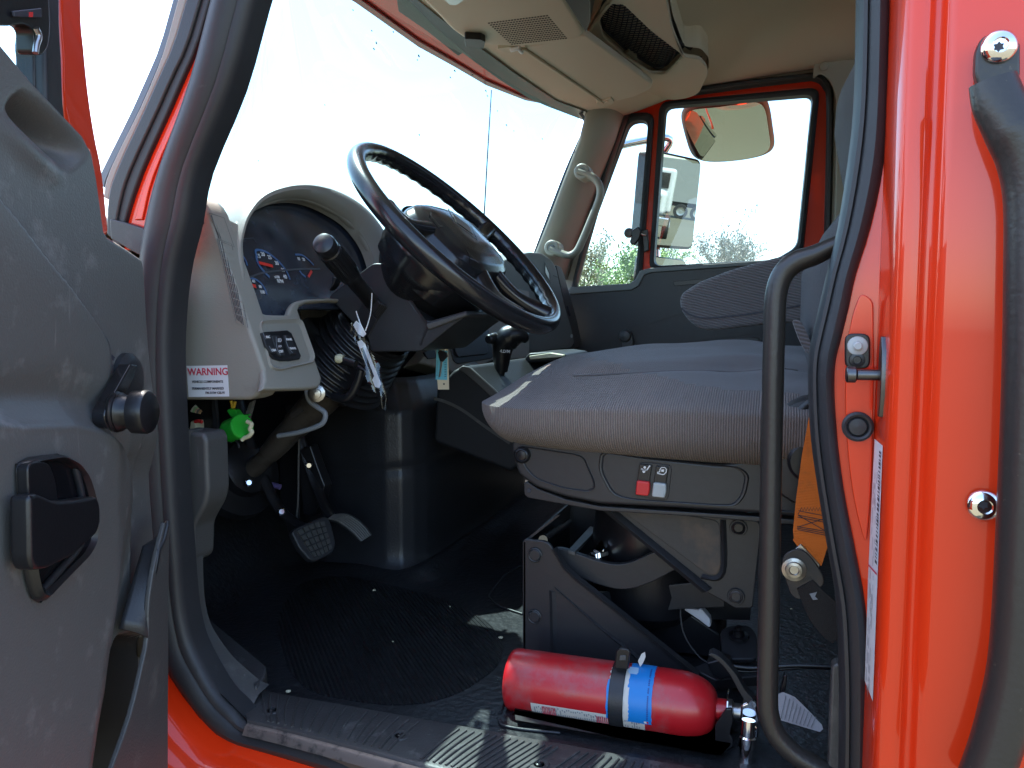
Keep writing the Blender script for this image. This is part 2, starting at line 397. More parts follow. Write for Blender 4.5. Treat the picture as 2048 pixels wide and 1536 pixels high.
# ---- B-pillar: red flange face, jamb and outer panel
fl = [U(x, y, PY(.845)) for x, y in zip([(a[0]+b[0])/2 for a, b in zip(SO, SI)], [(a[1]+b[1])/2 for a, b in zip(SO, SI)])]
i0 = 29; i1 = 51
left = smooth_line(fl[i0:i1+1], 3)
FX = .0935
vs = []; fs = []
for p in left: vs += [p, V((FX, .838, p.z))]
fs = [[2*i, 2*i+1, 2*i+3, 2*i+2] for i in range(len(left)-1)]
zt = .86; zb = -.70
outp = [(FX, .838), (.0945, .82), (.0955, .80), (.0965, .785), (.0985, .775), (.1015, .769), (.106, .767), (.116, .766), (.1195, .769), (.1225, .7735), (.126, .7735), (.1295, .768), (.133, .762), (.139, .7595), (.20, .752), (.40, .745), (.75, .74), (.76, .76)]
k = len(vs)
zs = [zb+(zt-zb)*i/12 for i in range(13)]
for z in zs:
    for x, y in outp: vs.append(V((x, y, z)))
m = len(outp)
for i in range(12):
    for j in range(m-1): fs.append([k+i*m+j, k+i*m+j+1, k+(i+1)*m+j+1, k+(i+1)*m+j])
BP = mesh('door_pillar', vs, fs, RED, TR, smooth=60)
slab('pressed_pad', [(1706,625),(1722,585),(1746,600),(1748,720),(1745,900),(1741,1000),(1732,1092),(1718,1045),(1705,985),(1695,900),(1690,800),(1693,690)], PY(.833), .006, RED, BP, bevel=.0035, r=.02, seg=3)
# door switch, rubber plug, striker, stickers, screws
sw = slab('door_switch', [(1690,667),(1741,667),(1741,738),(1690,738)], PY(.826), .007, BLK, BP, bevel=.002, r=.008)
lathe('door_switch', U(1715, 692, PY(.826)), NY, [(0, .0095), (.002, .009), (.003, .006), (.003, .0045), (.006, .0042), (.007, .003), (.007, .0001)], GRP, BP, 24).name = 'switch_plunger'
lathe('switch_screw', U(1714, 720, PY(.826)), NY, [(0, .0075), (.002, .007), (.0025, .004), (.001, .0035), (.001, .0001)], BLK, BP, 20)
lathe('rubber_plug', U(1715, 853, PY(.831)), NY, [(0, .0148), (.003, .0148), (.0045, .0125), (.0035, .0105), (.001, .0098), (.0015, .009), (.0035, .008), (.004, .004), (.0045, .0001)], RUB, BP, 32)
mb = MB()
pj = (V((.0945, .815, 0)), V((-.97, -.2, 0)).normalized())
q = U(1768, 745, PY(.80))
mb.prism([q+V((-.004, -.012, a)) + V((0, b, 0)) for a, b in ((.034, .008), (.034, .016), (.022, .022), (-.022, .024), (-.042, .016), (-.042, .006), (-.02, .0), (.02, .0))], V((.006, 0, 0)))
DKM = mk('dark_steel', (.12, .12, .125), .35, 1, bump=(200, .1))
st = mb.build('door_striker', DKM, BP, bevel=.001)
lathe('striker_pin', U(1692, 749, PY(.80)), V((1, 0.05, 0)), [(0, .0065), (.001, .0078), (.008, .0078), (.010, .0052), (.030, .0052), (.033, .009), (.042, .010), (.046, .012), (.05, .012)], DKM, BP, 24)
PJ = (V((.0932, .822, 0)), V((-.999, -.055, 0)).normalized())
def jp(y, x, o=.0006): # point on the jamb at depth y
    return V((FX+(.838-y)*.056-o, y, x))
def zat(px, py, y): return U(px, py, PY(y)).z
st = mesh('data_sticker', [jp(.828, zat(1756, 878, .828)), jp(.786, zat(1778, 892, .786)), jp(.786, zat(1763, 1405, .786)), jp(.832, zat(1738, 1362, .832)), jp(.835, zat(1738, 1150, .835))], [[0, 1, 2, 3, 4]], WHI, BP, smooth=0)
mb = MB(); mb2 = MB()
z = zat(1770, 905, .79)
while z > zat(1770, 1130, .79):
    h = rnd.choice((.0012, .002, .003)); mb.add([jp(.799, z, .0012), jp(.790, z, .0012), jp(.790, z-h, .0012), jp(.799, z-h, .0012)], [[0, 1, 2, 3]]); z -= h+rnd.choice((.0012, .0018, .0025))
z = zat(1750, 930, .81)
for row in (.806, .811, .816, .822):
    zz = z-.01*rnd.random()
    while zz > zat(1748, 1380, .81):
        h = rnd.uniform(.004, .016)
        if rnd.random() < .55: mb2.add([jp(row, zz, .0012), jp(row-.0016, zz, .0012), jp(row-.0016, zz-h, .0012), jp(row, zz-h, .0012)], [[0, 1, 2, 3]])
        zz -= h+.004
mb.build('barcode', INK, BP, smooth=0); mb2.build('printed_lines', GRY, BP, smooth=0)
mesh('sticker_stripe', [jp(.832, zat(1745, 1128, .832), .0014), jp(.832, zat(1745, 1132, .832), .0014), jp(.787, zat(1770, 1152, .787), .0014), jp(.787, zat(1770, 1148, .787), .0014)], [[0, 1, 2, 3]], INR, BP, smooth=0)
GH = MB()
hp = PY(.735)
GHm = tube('outside_grab_handle', UU([(1985,160),(1998,205),(2025,262),(2050,320),(2064,400),(2064,550),(2060,750),(2050,1000),(2033,1300),(2006,1440),(1975,1540),(1940,1620)], PY(.715)), [(.012,.017),(.015,.019)]+[(.0195,.0195)]*10, TUB, TR, n=24)
slab('mounting_plate', [(1952,100),(1965,72),(1990,63),(2020,64),(2042,80),(2042,150),(2030,200),(1990,200),(1962,182),(1950,150)], PY(.735), .012, TUB, GHm, bevel=.003, r=.006)
torx(GHm, U(1998, 94, PY(.735)), NY, .0135)
torx(BP, U(1967, 1011, PY(.751)), NY, .0138)
for c, pr_ in ((U(1998, 93, PY(.7305)), GHm), (U(1967, 1010, PY(.7465)), BP)):
    prism('screw_socket', [c+V((math.cos(math.pi*k/6)*(.0042 if k % 2 else .0027), 0, math.sin(math.pi*k/6)*(.0042 if k % 2 else .0027))) for k in range(12)], V((0, .003, 0)), INK, pr_)

# ---- rocker and lower hinge pillar (red), below and left of the seal
j0 = 12; j1 = 33
A = so3[j0:j1]; OUTS = []
for i, p in enumerate(A):
    a = A[max(i-1, 0)]; b = A[min(i+1, len(A)-1)]; t = (b-a).normalized(); nn = t.cross(V((0, 1, 0))).normalized()
    OUTS.append(nn)
cz = V((-.3, .85, 0))
OUTS = [(n if n.dot(p-cz) > 0 else -n) for n, p in zip(OUTS, A)]
profr = [(0, .84), (.008, .838), (.02, .835), (.030, .828), (.036, .812), (.040, .79), (.048, .782), (.075, .779), (.085, .772), (.09, .760), (.10, .756), (.20, .750), (.34, .748), (.36, .80)]
vs = []; fs = []; m = len(profr)
for p, nn in zip(A, OUTS):
    for d, y in profr: vs.append(V((p.x+nn.x*d, y, p.z+nn.z*d)))
for i in range(len(A)-1):
    for k in range(m-1): fs.append([i*m+k, i*m+k+1, (i+1)*m+k+1, (i+1)*m+k])
mesh('rocker_panel', vs, fs, RED, TR, smooth=50)
# dark inner step between seal and the sill plate
ribbon('sill_underside', UU(SI[19:30], PY(.848)), [U(x, y-10, PY(.86)) for x, y in SI[19:30]], [(0, .0), (1, .004)], NY, BLK, TR)

# ---- windscreen pillar seen outside the seal: red, dark channels, light trim, glass edge
def strip(name, a, b, pl, th, mat, parent, bevel=.001, sm=4):
    """band between left path a and right path b (pixels), thickness th away"""
    A = smooth_line(UU(a, pl), sm); B = smooth_line(UU(b, pl), sm); nn = -pl[1].normalized()*th
    P = A+B[::-1]; n = len(A); vs = A+B+[p+nn for p in A]+[p+nn for p in B]; fs = []
    for i in range(n-1):
        fs += [[i, i+1, n+i+1, n+i], [2*n+i, 3*n+i, 3*n+i+1, 2*n+i+1], [i, 2*n+i, 2*n+i+1, i+1], [n+i, n+i+1, 3*n+i+1, 3*n+i]]
    fs += [[0, n, 3*n, 2*n], [n-1, 3*n-1, 4*n-1, 2*n-1]]
    return mesh(name, vs, fs, mat, parent, bevel=bevel)
def line(pts): return pts
c_top = -620
WP = strip('windshield_pillar', [(560,c_top),(415,0),(355,170),(281,338),(246,440),(238,500)], [(600,c_top),(445,0),(400,170),(345,338),(318,440),(310,500)], PY(.853), .05, RED, TR, bevel=.002)
strip('pillar_ridge', [(578,c_top),(428,0),(366,190),(296,350),(268,440)], [(583,c_top),(433,0),(374,190),(307,350),(284,440)], PY(.850), .004, RED, WP, bevel=.0018)
strip('pillar_channel', [(545,c_top),(398,0),(333,170),(257,338),(234,420),(222,490)], [(565,c_top),(419,0),(358,170),(284,338),(250,440),(240,500)], PY(.846), .03, RUB, WP, bevel=.003)
strip('pillar_gasket', [(520,c_top),(371,0),(309,170),(233,338),(215,400),(213,470)], [(548,c_top),(400,0),(336,170),(260,338),(238,410),(226,480)], PY(.842), .04, PLD2, WP, bevel=.003)
strip('pillar_trim', [(504,c_top),(354,0),(299,170),(219,338),(205,395)], [(522,c_top),(373,0),(311,170),(235,338),(217,400)], PY(.845), .05, BEI, WP, bevel=.003)
strip('windshield_edge', [(494,c_top),(346,0),(287,170),(206,338),(200,355)], [(505,c_top),(356,0),(300,170),(220,338),(207,375)], PY(.85), .02, mk('glass_edge', (.10,.13,.16), .3), WP, bevel=.002)
slab('pillar_cap', [(219,437),(250,445),(296,460),(298,520),(270,506),(221,478)], PY(.838), .02, PLD2, WP, bevel=.002)

# ================================================================== DRIVER DOOR (open)
DT = V((.342, -.94, 0)); DN = V((.94, .342, 0)); D0 = V((-.747, .80, 0)); DP = (D0, DN)
topl = [(-220,-150),(0,75),(60,148),(115,205),(165,258),(182,290),(192,340),(200,400),(206,446),(216,464),(250,484),(285,508),(289,560),(293,640),(300,720),(312,820),(322,900),(333,1040),(337,1160),(339,1300)]
crease = [(-250,150),(0,424),(59,500),(114,565),(163,630),(195,676),(228,731)]
def cut(px, P):  # y of polyline at x
    return interp(px, P)
def dh(x, y):
    h = 0
    # pull cup hollow
    dx, dy = x-90, y-262; a = (dx*.72+dy*.69)/95; b = (-dx*.69+dy*.72)
    e = max(0, 1-a*a)
    h -= .034*e*math.exp(-((b+2)/22)**2)
    h += .005*e*math.exp(-((b-50)/24)**2)
    # crease
    if x < 232:
        d = y-cut(x, crease); f = 1-sstep(x, 190, 232)
        h += f*(.013*sstep(d, -2, 6) - .020*math.exp(-((d+7)/7)**2))
        h -= f*.0065*sstep(d, 30, 320)
    # arm rest roll
    yr = interp(x, [(-200, 835), (0, 855), (110, 852), (170, 868), (215, 898), (245, 945), (262, 1010), (270, 1100)])
    d = y-yr
    if x < 268: h += .016*sstep(d, -70, 20)-.008*math.exp(-((d+55)/45)**2)+.003*math.exp(-(d/9)**2)
    else: h += 0
    xr = interp(y, [(840, 255), (900, 262), (1000, 258), (1150, 230), (1300, 200), (1450, 175), (1560, 160)])
    if y > 860: h -= .018*sstep(x, xr-35, xr+25)*sstep(y, 860, 960)
    # deep map pocket
    if y > 1240:
        xl = interp(y, [(1240, 245), (1300, 222), (1400, 190), (1536, 150), (1640, 120)])
        h -= .085*sstep(x, xl, xl+45)*sstep(y, 1262, 1285)*(1-sstep(x, 308, 334))
    # curl away at edges
    yt = cut(x, topl)
    h -= .012*(1-sstep(y-yt, 0, 16)) ; h -= .02*(1-sstep(yt-0+ (y-yt)*0 + (339-x), 0, 12))*.3
    return h
nx, ny = 190, 280
DRP = mk('door_panel_plastic', (.118, .117, .112), .40, bump=(420, .22), var=(5, .18), dirt=(22, (.27, .27, .26), .56, .85), scr=.35)
def dfn(u, v):
    x = -220+559*u; yt = cut(x, topl); y = yt+(1640-yt)*v**1.0
    return U(x, y, DP)+DN*dh(x, y)
DOOR = sheet('door', dfn, nx, ny, DRP, TR, solid=.02, out=DN)
DOOR.data.materials.append(mk('pocket_shade_black', (.012, .012, .013), .8))  # black on the recessed faces stands in for shade inside the map pocket
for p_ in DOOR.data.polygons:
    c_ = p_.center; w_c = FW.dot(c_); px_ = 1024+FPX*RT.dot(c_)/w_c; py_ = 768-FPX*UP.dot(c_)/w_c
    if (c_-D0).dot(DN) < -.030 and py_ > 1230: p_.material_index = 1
tag(DOOR, 'open driver door with scuffed dark grey inner panel')
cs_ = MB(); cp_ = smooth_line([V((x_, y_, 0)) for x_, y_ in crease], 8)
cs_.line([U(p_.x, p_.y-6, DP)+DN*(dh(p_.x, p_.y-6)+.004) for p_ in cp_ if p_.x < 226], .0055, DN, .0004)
cs_.build('drawn_crease', INK, DOOR)  # dark strip drawn along the door crease in place of its shade line
# structure of the door behind the panel (outer skin)
prism('door_skin', [D0-DN*.13+DT*a+V((0, 0, b)) for a, b in ((-.02, .12), (.92, .17), (.92, -.75), (-.02, -.75))], -DN*.03, RED, DOOR, bevel=.005)
# window frame
dpf = off(DP, -.035)
strip('window_frame', [(165,-700),(128,-300),(121,0),(125,120),(128,215),(150,300),(180,420),(200,480)], [(205,-700),(174,-300),(166,0),(172,100),(181,190),(193,270),(208,350),(220,470)], dpf, .035, RED, DOOR, bevel=.006)
strip('frame_seal', [(122,-700),(96,-300),(91,0),(91,100),(93,190),(96,260)], [(160,-700),(129,-300),(122,0),(126,120),(130,215),(140,290)], off(DP, -.03), .03, RUB, DOOR, bevel=.005)
strip('frame_seal', [(104,-200),(70,60),(69,120),(70,180)], [(120,-200),(95,60),(95,120),(95,220)], off(DP, -.04), .02, PLD2, DOOR, bevel=.003)
mesh('vent_window', UU([(-300,-700),(120,-700),(98,0),(98,300),(-300,300)], off(DP, -.05)), [[0, 1, 2, 3, 4]], GLV, DOOR, smooth=0)
lt = prism('window_latch', round_poly(UU([(-60,-30),(20,-12),(48,-40),(95,-60),(99,0),(101,60),(97,95),(84,111),(70,108),(68,60),(50,48),(20,52),(-60,52)], off(DP, -.012)), .006), -DN*.018, BLK, DOOR, bevel=.003)
tube('latch_lever', UU([(72,56),(78,72),(73,90),(71,106)], off(DP, -.008)), .0028, MET, DOOR, n=8)
slab('latch_bolt', [(28,22),(84,16),(84,36),(30,34)], off(DP, -.008), .003, INK, DOOR, bevel=.001)
slab('latch_pad', [(60,24),(66,24),(66,34),(60,34)], off(DP, -.007), .003, RDP, DOOR)
# inside handle: bezel, cup and paddle
bz = [(35,928),(60,914),(115,907),(148,922),(170,950),(182,985),(188,1020),(186,1085),(170,1115),(120,1165),(82,1206),(66,1196),(55,1160),(44,1060)]
bzi = [(48,940),(66,928),(114,921),(140,932),(158,957),(168,990),(175,1022),(174,1080),(160,1105),(112,1152),(82,1182),(72,1176),(64,1140),(56,1060)]
HB = ribbon('handle_bezel', round_poly(UU(bz, off(DP, .027)), .008), round_poly(UU(bzi, off(DP, .027)), .008), [(0, -.002), (.1, .004), (.5, .008), (.9, .004), (1, -.02)], DN, BLK, DOOR, closed=True)
slab('handle_cup', bz, off(DP, .0255), .002, GLB, DOOR)
tube('cup_moulding', UU([(150,935),(162,985),(166,1030),(160,1090),(120,1140),(84,1180)], off(DP, .028)), .0035, PLD2, DOOR, n=8)
pd = UU([(60,992),(75,986),(110,1002),(150,1000),(196,992),(202,1010),(203,1045),(195,1068),(150,1110),(95,1138),(70,1140),(62,1120)], off(DP, .048))
HD = prism('inside_handle', round_poly(pd, .008), -DN*.018, BLK, DOOR, bevel=.005, seg=3)
slab('handle_stem', [(56,930),(74,922),(100,926),(112,960),(118,1010),(70,1012),(58,995)], off(DP, .036), .010, BLK, DOOR, bevel=.004, r=.006)
# window crank
cb = lathe('window_crank', U(250, 758, off(DP, .0)), DN, [(0, .03), (.006, .03), (.010, .026), (.012, .02)], PLD2, DOOR, 28)
strip('crank_arm', [(262,728),(244,760),(222,800),(211,822),(211,842),(218,856)], [(277,730),(262,770),(245,800),(238,826),(238,845),(234,858)], off(DP, .028), .014, GLB, DOOR, bevel=.004)
kp = U(224, 824, off(DP, .024))
lathe('crank_knob', kp, (DN*1+V((0, 0, 0))), [(0, .012), (.002, .020), (.006, .0215), (.008, .019), (.010, .0205), (.012, .0185), (.017, .0175), (.020, .0165), (.023, .0225), (.036, .0232), (.039, .022), (.0415, .018), (.043, .0001)], BLK, DOOR, 36)
# map pocket
mp = off(DP, .035)
pk = MB()
lipL = [(330,1045),(312,1120),(299,1200),(296,1276),(286,1330),(262,1430),(222,1545),(190,1640)]
lipR = [(340,1045),(339,1120),(338,1200),(338,1276),(338,1330),(337,1430),(337,1545),(337,1640)]
strip('map_pocket', lipL, lipR, mp, .006, PLD, DOOR, bevel=.002)
def pkf(u, v):
    a = interp(v, [(0, 0), (1, 1)])
    p = [(333,1040),(311,1075),(285,1092),(262,1170),(238,1256)]
    q = [(333,1040),(325,1078),(316,1100),(305,1190),(298,1278)]
    k = v*4; i = min(3, int(k)); f = k-i
    L_ = (p[i][0]+(p[i+1][0]-p[i][0])*f, p[i][1]+(p[i+1][1]-p[i][1])*f); R_ = (q[i][0]+(q[i+1][0]-q[i][0])*f, q[i][1]+(q[i+1][1]-q[i][1])*f)
    A = U(*L_, off(DP, .012)); B = U(*R_, mp); return A.lerp(B, u)+DN*.006*math.sin(u*3.14)*(v)
sheet('pocket_shelf', pkf, 8, 16, PLD2, DOOR, solid=.004)

# ================================================================== PASSENGER DOOR
P275 = PY(2.75); P273 = PY(2.735)
def loop(pts, pl, r=.03, n=5): return round_poly(UU(pts, pl), r, n)
mainI = loop([(1331,214),(1625,190),(1594,493),(1551,519),(1308,532)], P275, .03)
mainO_px = [(1318,203),(1641,173),(1606,510),(1560,530),(1297,543)]
ventI = loop([(1258,242),(1297,240),(1270,569),(1138,577)], P275, .04)
ventO_px = [(1244,226),(1309,222),(1282,578),(1122,588)]
outer_px = [(1112,595),(1212,305),(1246,216),(1270,196),(1340,182),(1500,162),(1625,150),(1662,160),(1672,215),(1668,300),(1662,450),(1660,600)]
PD = plate('door', round_poly(UU(outer_px, P275), .03), [loop([(1322,207),(1637,177),(1603,508),(1556,526),(1300,539)], P275, .035), loop([(1248,230),(1305,226),(1279,574),(1127,584)], P275, .04)], P275, .05, RED, TR, bevel=.006, res=2)
tag(PD, 'closed passenger door with red window frame and dark trim panel')
ribbon('window_gasket', loop(mainO_px, P273, .035), loop([(1333,216),(1624,192),(1593,492),(1550,518),(1309,531)], P273, .025), [(0, -.01), (.1, .004), (.5, .009), (.85, .006), (1, -.02)], NY, RUB, PD, closed=True)
ribbon('window_gasket', loop(ventO_px, P273, .04), loop([(1261,246),(1295,243),(1268,568),(1139,576)], P273, .04), [(0, -.01), (.1, .004), (.5, .009), (.85, .006), (1, -.02)], NY, RUB, PD, closed=True)
mesh('window_glass', UU([(1325,208),(1632,180),(1600,515),(1300,535)], PY(2.775)), [[0, 1, 2, 3]], GLS, PD, smooth=0)
mesh('vent_glass', UU([(1252,235),(1303,232),(1276,574),(1128,584)], PY(2.775)), [[0, 1, 2, 3]], GLS, PD, smooth=0)
# door weatherstrip
wsO = [(1136,600),(1160,505),(1205,350),(1240,238),(1262,206),(1300,190),(1450,166),(1590,149),(1632,146),(1658,163),(1667,205),(1664,400),(1656,600)]
wsI = [(1146,600),(1172,505),(1217,350),(1250,250),(1268,217),(1302,202),(1450,180),(1595,162),(1628,160),(1646,174),(1653,210),(1650,400),(1644,600)]
ribbon('door_seal', UU(wsO, PY(2.715)), UU(wsI, PY(2.715)), [(0, -.02), (0, .0), (.3, .012), (.7, .012), (1, 0), (1, -.02)], NY, RUB, TR, sm=5)
# trim panel below the windows
tp = slab('trim_panel', [(1128,604),(1141,580),(1262,572),(1272,565),(1281,546),(1300,541),(1556,524),(1660,520),(1700,900),(1128,900)], PY(2.70), .05, PLD2, PD, bevel=.006, r=.012, seg=3)
slab('belt_trim', [(1134,582),(1141,574),(1258,567),(1270,560),(1280,541),(1300,536),(1556,519),(1660,514),(1660,522),(1556,527),(1302,545),(1288,550),(1277,572),(1262,580),(1142,588)], PY(2.69), .06, POD, PD, bevel=.003, seg=2)
slab('trim_recess', [(1345,563),(1535,548),(1535,556),(1350,572)], PY(2.697), .004, BLK, PD, bevel=.001)
mb = MB(); mb.line(smooth_line(UU([(1140,712),(1200,688),(1260,662),(1340,632),(1420,612)], PY(2.697)), 5), .006, NY, .001); mb.line(smooth_line(UU([(1250,702),(1350,684),(1500,666),(1524,668),(1532,690),(1534,760)], PY(2.697)), 5), .006, NY, .001)
mb.build('drawn_crease', PTM, PD)
slab('armrest_panel', [(1255,706),(1350,690),(1500,672),(1520,676),(1526,700),(1526,800),(1255,800)], PY(2.69), .03, PLD, PD, bevel=.006, r=.02)
lathe('window_crank', U(1252, 672, PY(2.68)), NY, [(0, .022), (.02, .022), (.03, .018), (.035, .001)], PLD, PD, 24)
slab('crank_arm', [(1242,665),(1250,657),(1262,662),(1267,685),(1260,700),(1244,698)], PY(2.66), .02, PLD, PD, bevel=.005, r=.01)
# vent latch
slab('vent_latch', [(1284,462),(1295,458),(1297,500),(1288,504)], PY(2.72), .015, BLK, PD, bevel=.002)
lathe('latch_button', U(1258, 466, PY(2.73)), V((.1, -1, 0)), [(0, .018), (.012, .017), (.018, .013), (.019, .001)], BLK, PD, 20)
slab('latch_lever', [(1262,462),(1276,452),(1282,462),(1278,478),(1268,490),(1260,488),(1259,480),(1264,474)], PY(2.69), .02, BLK, PD, bevel=.004, r=.006)
tube('latch_pin', UU([(1270,465),(1292,470)], PY(2.70)), .003, MET, PD, n=8, sm=0)
# B-pillar inner trim (passenger side)
slab('rear_pillar_trim', [(1640,130),(1652,150),(1668,166),(1674,210),(1670,400),(1660,640),(1900,640),(1900,100),(1640,100)], PY(2.68), .05, PIL, TR, bevel=.006)
slab('pillar_cover', [(1625,160),(1628,125),(1650,114),(1720,105),(1800,100),(1800,300),(1672,300),(1672,190),(1658,158),(1640,146)], PY(2.674), .006, PIL, TR, bevel=.003, r=.02)
lathe('trim_button', U(1648, 133, PY(2.668)), NY, [(0, .013), (.003, .012), (.005, .006), (.005, .001)], PIL, TR, 20)

# ---- passenger windscreen pillar trim and grab handle
plf = (U(1168, 240, PY(2.56)), V((-.35, -.93, 0)).normalized())
def pilf(u, v):
    L_ = [(1176,205),(1168,240),(1158,280),(1130,352),(1098,437),(1068,512),(1050,560)]
    R_ = [(1262,205),(1248,240),(1235,280),(1207,352),(1176,437),(1150,510),(1135,560)]
    k = v*6; i = min(5, int(k)); f = k-i
    a = U(L_[i][0]+(L_[i+1][0]-L_[i][0])*f, L_[i][1]+(L_[i+1][1]-L_[i][1])*f, PY(2.56))
    b = U(R_[i][0]+(R_[i+1][0]-R_[i][0])*f, R_[i][1]+(R_[i+1][1]-R_[i][1])*f, PY(2.72))
    return a.lerp(b, u)+V((.35, -.93, 0))*.045*math.sin(math.pi*min(1, u*1.0))**.8
AP = sheet('pillar_trim', pilf, 14, 30, PIL, TR, solid=.01, out=V((0, -1, 0)))
ribbon('pillar_edge', UU([(1155,224),(1166,240),(1164,262),(1128,345),(1066,508),(1050,550)], PY(2.565)), UU([(1160,220),(1172,240),(1168,268),(1134,348),(1072,508),(1056,552)], PY(2.56)), [(0, -.01), (0, 0), (1, 0), (1, -.01)], NY, BLK, AP, sm=4)
strip('pillar_gap', [(1236,232),(1212,290),(1180,390),(1146,500),(1128,560),(1122,600)], [(1250,232),(1228,290),(1196,390),(1160,500),(1142,560),(1138,600)], PY(2.735), .02, RUB, AP, bevel=.002)
hpl = PY(2.50)
GR = tube('grab_handle', UU([(1158,344),(1176,349),(1192,360),(1200,376),(1198,400),(1182,440),(1163,485),(1152,504),(1138,511),(1120,506),(1102,498)], hpl), [(.012,.024),(.012,.024),(.012,.022),(.012,.020),(.012,.019),(.012,.019),(.012,.019),(.012,.020),(.012,.022),(.012,.025),(.012,.025)], PIL, TR, n=18)
for c in ((1165, 344), (1105, 496)):
    lathe('handle_mount', U(*c, PY(2.50)), NY, [(-.05, .026), (.010, .026), (.014, .022), (.015, .015), (.012, .014), (.012, .001)], PIL, GR, 24)
    lathe('handle_screw', U(*c, PY(2.50)), NY, [(.012, .011), (.0155, .010), (.0155, .006), (.014, .005), (.014, .001)], DKM, GR, 20)

# ================================================================== HEADLINER AND OVERHEAD PARTS
hz = .70
hdr_px = [(700,-62),(812,0),(855,35),(910,78),(965,117),(1012,152),(1070,191),(1101,211),(1164,234)]
def hx2(y): return -.777+.186*(y-1.8)**2
def ceil_z(x, y):
    x0 = hx2(y); f = sstep(x-x0, -.02, .85)
    z = hz+(.93-hz)*f
    side = abs(y-1.8)
    top = .835 if x > -.35 else .80
    s = sstep(side, .62, .93)
    zz = z*(1-s)+min(z, interp(x, [(-.8, .70), (-.60, .70), (-.3, .785), (0, .80), (.2, .805), (.6, .80)]))*s
    return zz
def cfn(u, v):
    y = .90+1.80*v; x0 = hx2(y); x = x0+(.62-x0)*u**1.2
    return V((x, y, ceil_z(x, y)))
SRO = [(1120,600),(1144,505),(1190,350),(1222,232),(1236,180),(1280,150),(1450,105),(1600,80),(1690,90),(1740,150),(1745,205),(1750,400),(1750,600)]
ribbon('door_surround', UU(SRO, PY(2.722)), UU(wsO, PY(2.722)), [(0, 0), (1, 0)], V((0, -1, 0)), PIL, TR, sm=5)
HL = sheet('headliner', cfn, 60, 60, CEI, TR, solid=.015, out=V((0, 0, -1)))
# roof skin above
def rfn(u, v):
    y = .83+1.97*v; x0 = hx2(min(max(y, 1.05), 2.55))-.03; x = x0+(.70-x0)*u
    e = max(abs(v-.5)*2, 0); return V((x, y, max(.80, .99-.12*sstep(e, .8, 1)-.18*(1-sstep(u, 0, .3)))))
RF = sheet('roof', rfn, 24, 24, RED, TR, solid=.02)
# dark header seal along the glass edge and the red lip beyond
hb = [(x, y) for x, y in hdr_px[1:]]
ha = [(795,-2),(838,36),(893,82),(950,124),(1000,160),(1058,197),(1095,213),(1166,240)]
ribbon('header_seal', UU([(680,-70)]+ha, PZ(hz-.003)), UU([(700,-66)]+[(x+12, y-9) for x, y in hb], PZ(hz-.003)), [(0, 0), (1, 0)], V((0, 0, -1)), BLK, TR)
RV = prism('roof_visor', UU([(560,-90),(711,0),(836,90),(905,128),(972,168),(1050,199),(1094,208),(1110,213),(1000,150),(905,80),(812,5),(690,-90)], PZ(.745)), V((0, 0, .012)), RED, TR, bevel=.003)
prism('visor_hem', UU([(560,-86),(711,6),(836,94),(905,132),(972,171),(1050,201),(1092,209),(1050,196),(972,162),(905,122),(836,82),(711,-8),(575,-92)], PZ(.738)), V((0, 0, .006)), mk('dark_red', (.30,.012,.01), .35, coat=1), RV, bevel=.0015)
prism('header_bracket', UU([(790,-30),(797,23),(855,63),(916,112),(930,104),(912,80),(858,38),(812,-10)], PZ(.735)), V((0, 0, .006)), PLD2, RV, bevel=.001)
# overhead console (front shelf with speaker), visor, side pocket
oc = off(PZ(.665), 0)
OCN = (V((0, 0, .0)), V((0, 0, -1)))
def zplane(z, slope=0): return (V((-.8, 1.8, z)), V((slope, 0, -1)).normalized())
z1 = zplane(.655, .10)
OC = prism('overhead_console', round_poly(UU([(640,-110),(835,-4),(868,28),(900,62),(935,87),(972,93),(1038,96),(1130,87),(1162,78),(1172,66),(1160,40),(1100,-60),(1040,-200),(700,-260)], z1), .02), V((.02, 0, .13)), CEP, TR, bevel=.016, seg=4)
prism('console_slot', UU([(1124,-10),(1180,-6),(1181,40),(1172,64)], z1), V((.02, 0, .1)), BLK, OC, bevel=.002).location += V((0, 0, -.002))
prism('console_lip', round_poly(UU([(870,-40),(940,-30),(1110,-10),(1122,-22),(1080,-60),(900,-80)], z1), .01), V((0, 0, -.014)), CEP, OC, bevel=.006, seg=3)
ho = MB()
A_, B_, C_, D_ = [U(x, y, z1) for x, y in ((978,46),(1094,31),(1132,76),(1024,88))]
zn = z1[1].normalized()
for i in range(21):
    for j in range(13):
        p = A_.lerp(B_, i/20).lerp(D_.lerp(C_, i/20), j/12); ho.disc(p+zn*.0002, .0028, zn, .0006, 8)
ho.build('speaker_grille', mk('hole_dark', (.06, .05, .04), .8), OC, smooth=0)
prism('dome_switch', round_poly(UU([(929,63),(962,65),(971,70),(967,84),(931,80)], z1), .004), V((0, 0, -.016)), BLK, OC, bevel=.003)
prism('map_light', round_poly(UU([(885,-6),(900,8),(915,7),(930,-4),(925,-20),(885,-20)], z1), .006), V((0, 0, -.003)), MET, OC, bevel=.001)
z2 = zplane(.668, .06)
SV = prism('sun_visor', round_poly(UU([(1046,96),(1100,84),(1172,70),(1305,168),(1300,180),(1270,194),(1228,204),(1205,205)], z2), .014), V((0, 0, .018)), CEP, TR, bevel=.007, seg=3)
tube('visor_rod', UU([(1034,98),(1048,98),(1125,150),(1206,205),(1216,200)], off(z2, .002)), .0045, CEP, SV, n=10, sm=0)
prism('visor_clip', round_poly(UU([(1192,206),(1200,216),(1224,209),(1228,203),(1222,196),(1206,202)], off(z2, .004)), .004), V((0, 0, .02)), CEP, SV, bevel=.003)
